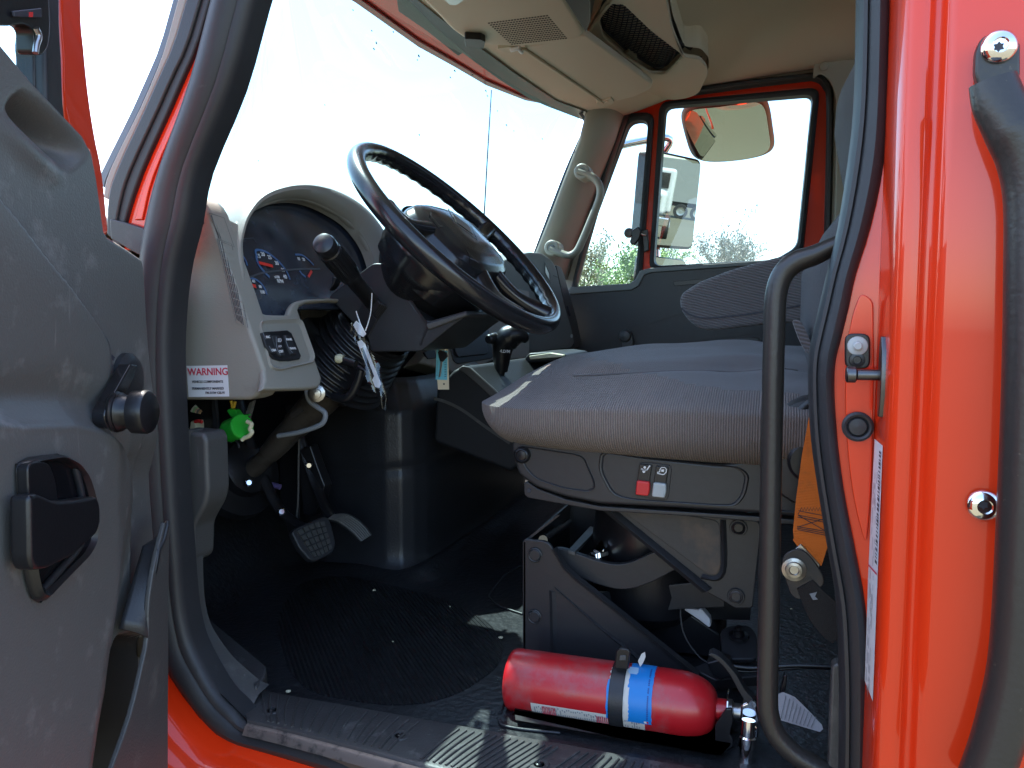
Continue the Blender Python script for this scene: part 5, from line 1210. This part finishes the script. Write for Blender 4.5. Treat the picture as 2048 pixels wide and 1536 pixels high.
# seat belt
BEp = PY(1.0)
BW = slab('seat_belt', [(1618,835),(1624,835),(1660,980),(1662,1060),(1658,1085),(1643,1132),(1630,1130),(1612,1108),(1588,1080),(1586,1062),(1592,1000),(1604,910)], BEp, .0022, ORG, TR)
tag(BW, 'orange seat belt webbing with black box stitching')
stc = MB(); b2 = off(BEp, .0006)
stc.line(UU([(1597,1020)]+[(1600+k*3.0, 1015+(0 if k % 2 else 7)) for k in range(18)], b2), .0009, NY, .0005)
for pts in ([(1596,1028),(1600,1022),(1652,1032)], [(1596,1030),(1656,1042)], [(1595,1034),(1658,1046)], [(1596,1030),(1658,1066)], [(1596,1054),(1658,1034)], [(1594,1056),(1660,1068)], [(1595,1059),(1660,1072)], [(1594,1053),(1660,1064)]):
    stc.line(UU(pts, b2), .0009, NY, .0005)
stc.build('belt_stitching', INK, BW, smooth=0)
slab('belt_fold', [(1588,1076),(1600,1092),(1597,1096),(1586,1080)], off(BEp, .001), .002, ORG, BW)
BA = slab('belt_anchor', [(1564,1122),(1570,1108),(1584,1100),(1600,1098),(1614,1106),(1630,1124),(1646,1150),(1649,1166),(1640,1178),(1610,1196),(1596,1200),(1582,1190),(1574,1168),(1567,1145)], off(BEp, .008), .004, PTB, TR, bevel=.0015, r=.004)
lathe('anchor_bolt', U(1588, 1138, off(BEp, .008)), NY, [(0, .0145), (.003, .0145), (.004, .0105), (.0065, .0095), (.007, .006), (.005, .005), (.005, .001)], CHR if False else MET, BA, 24)
slab('anchor_plate', [(1590,1098),(1602,1088),(1622,1110),(1640,1130),(1636,1142)], off(BEp, .003), .006, MET, BA, bevel=.001)
text('anchor_stamp', 'T60105', U(1608, 1160, off(BEp, .0085)), V((.9, 0, .35)), V((-.35, 0, .9)), .006, PTM, BA)
strip('belt_webbing', [(1594,1177),(1604,1205),(1620,1240),(1645,1272),(1665,1288)], [(1626,1160),(1645,1180),(1668,1200),(1700,1225),(1720,1240)], off(BEp, .010), .003, WEB, TR, bevel=.001)
slab('webbing_crest', [(1619,1188),(1634,1184),(1630,1193),(1636,1199),(1626,1200)], off(BEp, .0105), .0006, GRY, TR).name = 'webbing_mark'
slab('inner_post', [(1484,1050),(1560,1050),(1562,1140),(1546,1140),(1540,1060),(1520,1060)], PY(1.2), .02, PTB, TR)
# inner grab bar
GB = tube('grab_bar', UU([(1700,478),(1668,492),(1630,510),(1592,524),(1566,548),(1553,585),(1549,640),(1545,800),(1541,1000),(1538,1200),(1535,1380),(1538,1430),(1552,1468),(1580,1500),(1615,1524),(1670,1552)], PY(.905)), [(.010,.019),(.010,.019),(.011,.016),(.012,.013)]+[(.0118,.0118)]*12, TUB, TR, n=20)
slab('grey_trim_strip', [(1664,1335),(1670,1328),(1690,1328),(1690,1560),(1655,1560),(1660,1430)], PY(.90), .02, PLD, TR, bevel=.003)

# ================================================================== FIRE EXTINGUISHER
e0 = U(1022, 1357, PY(1.03)); e1_ = U(1449, 1420, PY(1.03)); eax = (e1_-e0).normalized()
EL = (e1_-e0).length; rE = .0435
EXR_root = empty('fire_extinguisher', e0-V((0, 0, .045)), 'red fire extinguisher lying in its floor bracket beside the driver seat', 'fire extinguisher')
cyl = [(0, .001), (.002, .034), (.0, .0385), (.002, .0415), (.006, rE-.0006), (.010, rE)]+[(.010+(EL-.075)*k/10, rE) for k in range(1, 11)]
ee = EL-.062
for k in range(1, 13):
    a = math.pi/2*k/12; cyl.append((ee+.052*math.sin(a), .0145+(rE-.0145)*math.cos(a)))
cyl += [(EL-.008, .0142), (EL+.004, .0142)]
CY = lathe('cylinder', e0, eax, cyl, EXR, EXR_root, 64, smooth=50)
esid = V((0, -1, 0)); eup = eax.cross(esid).normalized()
if eup.z < 0: eup = -eup
esid = (esid-eax*esid.dot(eax)).normalized()
def ep(t, a, r=0): # t along, a angle from facing side (0) up
    return e0+eax*t+(esid*math.cos(a)+eup*math.sin(a))*(rE+r)
def wrap(name, t0, t1, a0, a1, mat, parent, r=.0006, n=16, jag=0):
    vs = []; fs = []
    for i in range(n+1):
        a = a0+(a1-a0)*i/n; j0_ = rnd.uniform(-jag, jag); j1_ = rnd.uniform(-jag, jag)*.4
        vs += [ep(t0+j0_, a, r), ep(t1+j1_, a, r)]
    for i in range(n): fs.append([2*i, 2*i+1, 2*i+3, 2*i+2])
    return mesh(name, vs, fs, mat, parent, smooth=180)
def tpx(px): # px along axis -> t
    return (U(px, 1357+(px-1022)*.1475, PY(1.03)-0 if False else PY(1.03-rE*.7))-e0).dot(eax)
wrap('white_label', tpx(1218), tpx(1290), R(-36), R(80), OFF, CY, .0004, 24, .002)
LBW = wrap('instruction_label', tpx(1066), tpx(1292), R(-37), R(-12), OFF, CY, .0005)
lb = MB()
for t_ in range(48):
    t = tpx(1072)+(tpx(1284)-tpx(1072))*t_/48
    if rnd.random() < .9:
        a0, a1 = R(-35)+rnd.random()*.03, R(-14)-rnd.random()*.10
        lb.add([ep(t, a0, .0009), ep(t+.0016, a0, .0009), ep(t+.0016, a1, .0009), ep(t, a1, .0009)], [[0, 1, 2, 3]])
lb.build('label_lines', GRY, LBW, smooth=0)
lr = MB()
for t_ in range(9):
    t = tpx(1088)+.0022*t_
    lr.add([ep(t, R(-35), .0012), ep(t+.0014, R(-35), .0012), ep(t+.0014, R(-15), .0012), ep(t, R(-15), .0012)], [[0, 1, 2, 3]])
lr.build('label_warning_lines', INR, LBW, smooth=0); lr = MB()
for t_ in range(7):
    t = tpx(1196)+.0026*t_
    lr.add([ep(t, R(-35), .0012), ep(t+.0014, R(-35), .0012), ep(t+.0014, R(-18), .0012), ep(t, R(-18), .0012)], [[0, 1, 2, 3]])
lr.build('label_warning_lines', INR, LBW, smooth=0)
BLb = wrap('service_label', tpx(1256), tpx(1306), R(-19), R(105), BLU, CY, .0010, 24, .0015)
wrap('service_label', tpx(1216), tpx(1224), R(-20), R(50), BLU, CY, .0010, 12, .001)
bb = MB()
for k in range(30):
    a = R(-10)+R(3.2)*k
    if rnd.random() < .85: bb.add([ep(tpx(1296), a, .0014), ep(tpx(1299), a, .0014), ep(tpx(1299), a+R(2), .0014), ep(tpx(1296), a+R(2), .0014)], [[0, 1, 2, 3]])
bb.build('label_print', mk('print_navy', (.02, .06, .25), .5), BLb, smooth=0)
wrap('label_patch', tpx(1291), tpx(1296), R(-17), R(-13), WHI, BLb, .0013, 4); wrap('label_patch', tpx(1296), tpx(1300), R(-17), R(-13), INR, BLb, .0013, 4)
wrap('label_tear', tpx(1250), tpx(1260), R(-17), R(40), OFF, BLb, .0013, 16, .002)
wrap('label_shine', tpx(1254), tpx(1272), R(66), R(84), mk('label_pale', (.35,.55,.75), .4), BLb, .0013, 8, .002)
slab('label_flap', [(1276,1322),(1283,1308),(1290,1304),(1291,1314),(1286,1326),(1280,1334)], PY(1.03), .001, OFF, CY)
# valve
vb_ = e0+eax*(EL+.002)
lathe('neck_disc', vb_+eax*.0, eax, [(0, .0175), (.002, .027), (.0035, .027), (.004, .014)], CHR, EXR_root, 32)
lathe('valve_body', vb_, eax, [(0, .015), (.008, .015), (.010, .011), (.022, .011), (.026, .013), (.034, .013), (.036, .001)], MET, EXR_root, 24)
ev = PY(1.015)
slab('valve_block', [(1482,1410),(1496,1404),(1512,1410),(1520,1440),(1516,1478),(1500,1482),(1484,1470),(1480,1440)], PY(1.0), .03, CHR, EXR_root, bevel=.003)
lathe('nozzle', U(1497, 1440, PY(.99)), V((-.03, -.15, -1)), [(0, .0085), (.02, .0085), (.022, .0105), (.034, .0105), (.035, .0088), (.070, .0088), (.072, .0072), (.072, .005), (.066, .004)], CHR, EXR_root, 24)
LV = strip('carry_lever', [(1416,1310),(1424,1314),(1444,1330),(1462,1354),(1478,1384),(1492,1405),(1500,1414)], [(1424,1306),(1440,1314),(1458,1332),(1474,1352),(1490,1380),(1506,1398),(1514,1408)], PY(1.0), .018, PLD2, EXR_root, bevel=.003)
lathe('lever_rivet', U(1505, 1407, PY(.998)), NY, [(0, .005), (.003, .0045), (.003, .001)], CHR, EXR_root, 14)
strip('lower_lever', [(1568,1352),(1564,1370),(1556,1400),(1548,1430)], [(1574,1350),(1573,1372),(1562,1405),(1552,1436)], PY(1.02), .012, BLK, EXR_root, bevel=.002)
IT = slab('inspection_tag', [(1556,1388),(1566,1384),(1590,1394),(1620,1424),(1644,1450),(1646,1458),(1640,1464),(1600,1452),(1560,1440),(1550,1434)], (V((0, 1.0, -.49)), V((-.2, -.75, .55)).normalized()), .0006, mk('tag_paper', (.30,.30,.31), .7, dirt=(40,(.18,.18,.18),.55,.8)), EXR_root)
il = MB()
for k in range(9):
    il.line(UU([(1572+k*7.5, 1392+k*5.2), (1562+k*7.5, 1438+k*2.2)], (V((0, .999, -.49)), V((-.2, -.75, .55)).normalized())), .0010, V((-.2, -.75, .55)).normalized(), .0005)
il.build('tag_lines', mk('tag_line', (.16,.16,.17), .7), IT, smooth=0)
# bracket: tray, strap, upright
BK = prism('extinguisher_bracket', round_poly(UU([(1028,1418),(1462,1490),(1440,1512),(1030,1440)], PZ(FLZ+.010)), .003), V((0, .10, 0)), PTM, TR, bevel=.002)
BK.name = 'extinguisher_bracket'
strip('tray_lip', [(1031,1424),(1180,1450),(1330,1478),(1440,1500)], [(1031,1438),(1180,1464),(1330,1493),(1440,1515)][0:4], PY(.985), .004, PTM, BK, bevel=.0012)
strip('tray_lip_edge', [(1030,1436),(1180,1462),(1330,1490),(1440,1512)], [(1030,1440),(1180,1466),(1330,1494),(1440,1516)], PY(.982), .004, BRA, BK, bevel=.001)
slab('tray_end', [(1430,1450),(1448,1424),(1452,1418),(1464,1418),(1466,1440),(1460,1470),(1466,1478),(1466,1494),(1456,1500),(1446,1512),(1430,1512)], PY(1.0), .006, BLK, BK, bevel=.0015)
STR = wrap('bracket_strap', tpx(1220), tpx(1249), R(-95), R(120), BLK, BK, .0022, 40)
wrap('bracket_strap', tpx(1222), tpx(1247), R(-96), R(118), PLD2, STR, .0026, 40)
slab('strap_buckle', [(1232,1302),(1240,1297),(1256,1298),(1260,1304),(1256,1340),(1228,1338)], PY(1.005), .008, BLK, STR, bevel=.002)
slab('buckle_latch', [(1239,1312),(1252,1311),(1252,1322),(1238,1322)], PY(1.003), .006, PLD, STR, bevel=.0015)

# ================================================================== HANGING TAGS, KEY
KR = empty('ignition_key', U(886, 680, PY(1.35)), 'ignition key hanging with blue and cream paper tag under the steering column', 'key')
kpl = PY(1.35)
slab('paper_tag', [(873,697),(896,697),(897,740),(898,779),(876,779),(873,740)], off(kpl, .0), .0008, KTG, KR)
slab('blue_tag', [(873,699),(895,702),(894,760),(871,759)], off(kpl, .0015), .0008, KTB, KR)
tube('key_ring', [U(884, 697, off(kpl, .003))+V((math.cos(a)*.0085, 0, math.sin(a)*.013+.006)) for a in [2*math.pi*k/16 for k in range(16)]], .0008, CHR, KR, n=6, closed=True, sm=0)
slab('key_head', [(875,704),(880,700),(893,705),(895,713),(885,724),(880,723),(877,714)], off(kpl, .004), .004, BLK, KR, bevel=.001)
slab('key_blade', [(881,723),(885,723),(881,752),(877,756),(879,740)], off(kpl, .004), .002, MET, KR, bevel=.0004)
kl = MB()
for k in range(10): kl.line(UU([(889, 722+k*3.4), (893, 722+k*3.4)], off(kpl, .0016)), .0010, NY, .0004)
for k in range(8): kl.line(UU([(873, 722+k*4), (876, 722+k*4)], off(kpl, .0016)), .0010, NY, .0004)
kl.build('tag_print', INK, KR, smooth=0)
lathe('tag_hole', U(888, 768, off(kpl, .0005)), NY, [(0, .0018), (.0003, .0018), (.0003, .0003)], INK, KR, 12)
HT = empty('plastic_bagged_tag', U(728, 640, PY(1.10)), 'clear plastic bag holding a white tag, tied by string to the turn signal lever', 'tag')
tp_ = PY(1.10)
def bagf(u, v):
    L_ = [(702,648),(705,672),(712,696),(726,735),(742,775),(760,808),(769,820)]; R_ = [(718,638),(726,664),(738,690),(752,720),(766,750),(776,775),(772,822)]
    k = v*6; i = min(5, int(k)); f = k-i
    x = (L_[i][0]*(1-f)+L_[i+1][0]*f)*(1-u)+(R_[i][0]*(1-f)+R_[i+1][0]*f)*u; y = (L_[i][1]*(1-f)+L_[i+1][1]*f)*(1-u)+(R_[i][1]*(1-f)+R_[i+1][1]*f)*u
    return U(x, y, tp_)+V((0, -.003*math.sin(9*u+14*v)-.002*math.sin(23*v+5*u), 0))
sheet('clear_bag', bagf, 10, 40, BAG, HT)
slab('white_card', [(714,684),(722,680),(730,688),(762,768),(758,776),(750,774)], off(tp_, -.005), .001, WHI, HT)
slab('card_window', [(721,697),(726,695),(748,752),(744,760)], off(tp_, -.0045), .0008, PTM, HT)
slab('white_cap', [(706,650),(712,642),(722,650),(732,668),(726,674),(716,668)], off(tp_, -.004), .001, WHI, HT)
for pts in ([(744,586),(742,620),(738,640),(731,662)], [(712,622),(716,634),(722,650),(729,664)]):
    tube('string', UU(pts, PY(1.13)), .0009, WHI, HT, n=6)

# crumbs on the floor
cr = None
for x, y, s, lab in ((1001,1275,.0045,'round pale crumb on the black floor just left of the fire extinguisher'),(748,1180,.004,'jagged pale crumb on the floor in front of the engine cover'),(577,1383,.004,'pale crumb at the inner edge of the door sill by the scuffed pad'),(786,1283,.0025,'tiny pale crumb in the middle of the ribbed heel area'),(900,1213,.002,'tiny crumb on the floor between engine cover and seat pedestal'),(1583,1218,.003,'small crumb on the floor behind the black grab bar')):
    bm_ = bmesh.new(); bmesh.ops.create_icosphere(bm_, subdivisions=1, radius=s)
    for v_ in bm_.verts: v_.co *= rnd.uniform(.6, 1.2); v_.co.z *= .6
    me = bpy.data.meshes.new('crumb'); bm_.to_mesh(me); bm_.free(); me.materials.append(CRM)
    o = bpy.data.objects.new('crumb', me); COL.objects.link(o); o.location = U(x, y, PZ(FLZ+.004))
    tag(o, lab, 'crumb', 'crumbs on the cab floor')
WB = slab('white_sleeve', [(1366,1219),(1374,1217),(1395,1219),(1402,1217),(1412,1228),(1420,1238),(1422,1252),(1418,1256),(1400,1242)], PY(1.24), .02, WHI, None, bevel=.003)
tag(WB, 'white plastic piece tucked behind the seat pedestal above the floor', 'plastic piece'); WB.name = 'plastic_piece'

# ================================================================== MIRRORS AND ANTENNA (outside)
AN = tube('antenna', [V(U(968, 437, PY(2.95)))+V((-.006, 0, -.75)), U(968, 437, PY(2.95)), U(975, 310, PY(2.95)), U(983, 180, PY(2.95))], [.0035,.003,.0026,.002], INK, TR, n=8, sm=0)
mc = V((-.41, 3.02, .28)); ml = V((.61, .79, 0)); mn = V((.79, -.61, -.118)).normalized()
def mirror(name, c, lx, n, w_, h0, h1, th, bez):
    uz = lx.cross(n).normalized(); uz = uz if uz.z > 0 else -uz; lx = uz.cross(n).normalized()*(1 if uz.cross(n).dot(lx) > 0 else -1)
    P = round_poly([c+lx*(-w_/2)+uz*h0, c+lx*(w_/2)+uz*h0, c+lx*(w_/2)+uz*h1, c+lx*(-w_/2)+uz*(h1+.01)], .03)
    b = prism(name, P, -n*th, BLK, TR, bevel=.012, seg=3); cc_ = sum(P, V())/len(P)
    mesh('mirror_glass', [cc_+(p-cc_)*bez+n*.0015 for p in P], [list(range(len(P)))], MIR, b, smooth=0)
    return b
MM = mirror('door_mirror', mc, ml, mn, .285, .005, .350, .06, .94)
mirror('door_mirror', V((-.41, 3.02, .28)), ml, mn, .24, -.14, -.035, .05, .92)
tube('mirror_arm', [V((-.62, 2.79, .62)), V((-.52, 2.96, .68)), mc+V((0, .03, .42)), mc-mn*.05+V((0, 0, .30)), mc-mn*.05+V((0, 0, -.1)), mc+V((0, .03, -.20)), V((-.60, 2.79, -.15))], .014, CHR, TR, n=12)
# look-down convex mirror above the door window
lc = U(1456, 262, PY(2.98)); ln = V((-.04, -.50, -.865)).normalized(); lx_ = V((1, -.12, 0)); lx_ = (lx_-ln*lx_.dot(ln)).normalized(); ly_ = ln.cross(lx_)
if ly_.z < 0: ly_ = -ly_
def ldf(u, v):
    a = (u-.5)*2; b = (v-.5)*2
    k = max(abs(a), abs(b)); r = (abs(a)**5+abs(b)**5)**(1/5) or 1; f = k/r
    return lc+lx_*a*f*.142+ly_*b*f*.140+ln*(.030*(1-(a*f)**2*.6-(b*f)**2*.4))
LM = sheet('lookdown_mirror', lambda u, v: ldf(u, v)*1.0-ln*.012+(ldf(u, v)-lc)*.10, 24, 20, PIL, TR, solid=.02, out=ln)
sheet('mirror_glass', lambda u, v: ldf(u, v)-lc*0, 24, 20, MIR, LM)
tube('mirror_stem', [lc+V((-.02, .03, .08)), lc+V((-.02, .0, .13)), V((lc.x-.03, 2.80, .80))], .009, BLK, LM, n=10)
prism('stem_clamp', UU([(1446,211),(1462,209),(1464,220),(1448,222)], PY(2.93)), V((0, .02, 0)), BLK, LM)

# ================================================================== VEHICLES SEEN IN THE MIRROR
def refl_dir(px, py):
    d = ray(px, py).normalized(); t = (mc-V()).dot(mn)/d.dot(mn); p = d*t; return p, (d-mn*2*d.dot(mn)).normalized()
p0, r0 = refl_dir(1352, 400)
TWHI = mk('truck_white', (.45, .46, .46), .35, coat=.5, var=(2, .04)); TRG = mk('trailer_grey', (.20, .21, .20), .5, var=(2, .06)); TYR = mk('tyre', (.02, .02, .02), .8)
def wheel(parent, x, y, z, r, ax, nm='wheel'):
    o = lathe(nm, V((x, y, z)), ax, [(0, r*.5), (.0, r*.95), (.05, r), (.25, r), (.28, r*.9), (.28, r*.55)], TYR, parent, 28)
    lathe('rim', V((x, y, z)), ax, [(-.01, .001), (-.01, r*.18), (-.002, r*.45), (-.02, r*.56), (.0, r*.58)], MET, o, 20)
fwd = r0.copy(); fwd.z = 0; fwd.normalize(); rgt = V((fwd.y, -fwd.x, 0))
base = V((p0.x, p0.y, -1.65))
# trailer box standing across the view behind
def L(a, b, z): return base+fwd*a+rgt*b+V((0, 0, z))
def boxo(name, a0, a1, b0, b1, z0, z1, mat, parent, bevel=.02):
    return prism(name, [L(a0, b0, z0), L(a1, b0, z0), L(a1, b1, z0), L(a0, b1, z0)], V((0, 0, z1-z0)), mat, parent, bevel=bevel)
TL = empty('semi_trailer', L(56, -1, 0), 'grey box semi-trailer parked on gravel, seen in the passenger door mirror', 'trailer')
boxo('cargo_box', 55, 57.6, -9, 3, 1.15, 4.1, TRG, TL)
boxo('underframe', 55.3, 57.2, -8, 2.6, .85, 1.15, BLK, TL)
for b in (-.45, -1.65, 1.6, -7.2):
    wheel(TL, *(L(55.0, b, .52)), .52, fwd)
WT = empty('white_truck', L(32, 1.3, 0), 'white truck with chrome bumper parked nose-on, seen in the passenger door mirror', 'truck')
boxo('truck_cab', 31.7, 34, .15, 2.5, 1.0, 2.9, TWHI, WT, .15)
boxo('truck_hood', 30.0, 31.75, .35, 2.3, .9, 2.0, TWHI, WT, .25)
boxo('grille', 29.9, 30.02, .6, 1.9, 1.0, 1.75, CHR, WT, .02)
boxo('bumper', 29.7, 30.0, .15, 2.5, .55, .9, CHR, WT, .05)
boxo('windscreen', 31.6, 31.68, .4, 2.3, 2.05, 2.7, GLB, WT, .02)
for b in (.1, 2.3): wheel(WT, *(L(30.7, b, .5)), .5, rgt)

# ================================================================== TREES ACROSS THE LOT
BRK = mk('bark', (.18, .155, .12), .9, var=(2, .3))
LV1 = mk('buds_tan', (.30, .27, .16), .8, var=(.5, .3)); LV2 = mk('leaves_spring', (.20, .30, .07), .7, var=(.5, .3)); LV3 = mk('buds_grey', (.26, .235, .18), .8, var=(.5, .3))
def tree(seed, H_, leafmat, nleaf, spread, leaf=.10):
    r_ = random.Random(seed); tv = MB(); br = MB(); tips = []
    def grow(p, d, l, rad, depth, mb):
        n = 3; P = [p]; q = p; dd = d
        for i in range(n):
            dd = (dd+V((r_.uniform(-.2, .2), r_.uniform(-.2, .2), r_.uniform(-.05, .15)))).normalized(); q = q+dd*l/n; P.append(q)
        mb.add(*tube_data(P, [rad*(1-.35*i/n) for i in range(n+1)], 5 if depth < 2 else 3))
        if depth >= 3: tips.extend(P[1:])
        if depth < 5:
            for k in range(r_.choice((3, 3, 4)) if depth < 4 else 3):
                a = r_.uniform(0, 6.28); s = spread*r_.uniform(.6, 1.2)
                nd = (dd+V((math.cos(a)*s, math.sin(a)*s, r_.uniform(-.05, .25)))).normalized()
                grow(P[r_.choice((1, 2, 3))] if depth > 0 else P[r_.choice((2, 3))], nd, l*r_.uniform(.58, .8), rad*.52, depth+1, br)
    grow(V((0, 0, 0)), V((0, 0, 1)), H_*.30, H_*.018, 0, tv)
    lf = MB()
    for i in range(nleaf):
        c = r_.choice(tips)+V((r_.gauss(0, .18), r_.gauss(0, .18), r_.gauss(0, .15)))
        a = V((r_.uniform(-1, 1), r_.uniform(-1, 1), r_.uniform(-1, 1))).normalized(); b = a.orthogonal().normalized(); s = leaf*r_.uniform(.5, 1.3)
        lf.add([c-a*s, c+b*s*.6, c+a*s, c-b*s*.6], [[0, 1, 2, 3]])
    return tv, br, lf
def place_tree(seed, px, dist, H_, leafmat, nleaf, spread, label, leaf=.10, vis=True):
    d = ray(px, 645); d.z = 0; d.normalize(); p = d*dist; p.z = -1.65
    H_ *= 1.45
    tv, br, lf = tree(seed, H_, leafmat, nleaf, spread, leaf)
    for mb in (tv, br, lf): mb.v = [v+p for v in mb.v]
    root = empty('tree', p, label, 'tree', 'trees across the lot')
    tv.build('trunk', BRK, root, smooth=60); c = br.build('crown', BRK, root, smooth=60)
    lf.build('foliage', leafmat, c, smooth=0)
place_tree(1, 1172, 50, 7.4, LV1, 2600, .75, 'thin bare tree with tan buds seen low through the front of the passenger vent window')
place_tree(2, 1240, 47, 6.7, LV2, 5200, .95, 'bushy tree with fresh green leaves seen through the passenger vent window')
place_tree(9, 1205, 60, 6.6, LV2, 1500, .8, 'pale green shrub-like tree between the bare and the leafy tree in the vent window')
place_tree(3, 1418, 54, 8.4, LV3, 1500, .85, 'wide bare brownish tree seen below the round-cornered outside mirror')
place_tree(4, 1468, 58, 8.3, LV3, 1300, .7, 'bare greyish tree right of the wide bare tree in the passenger window')
place_tree(5, 1385, 66, 7.6, LV1, 900, .8, 'small bare tree partly hidden by the big passenger door mirror')
place_tree(6, 1330, 62, 8.0, LV1, 1200, .8, 'bare tree behind the post between the passenger windows')
HS = empty('house', V((0, 0, -1.65))+V((ray(1392, 645).x, ray(1392, 645).y, 0)).normalized()*120, 'far pale house whose gable roof just shows above the passenger window sill', 'house')
hd = V((ray(1392, 645).x, ray(1392, 645).y, 0)).normalized(); hr = V((hd.y, -hd.x, 0)); hc = hd*120+V((0, 0, -1.65))
prism('wall', [hc+hr*a+hd*b for a, b in ((-5, 0), (5, 0), (5, 8), (-5, 8))], V((0, 0, 8.2)), TWHI, HS)
prism('roof', [hc+hr*a+V((0, 0, z)) for a, z in ((-5.6, 8.1), (5.6, 8.1), (0, 10.6))], hd*8.5, mk('roof_grey', (.4,.38,.36), .8), HS)
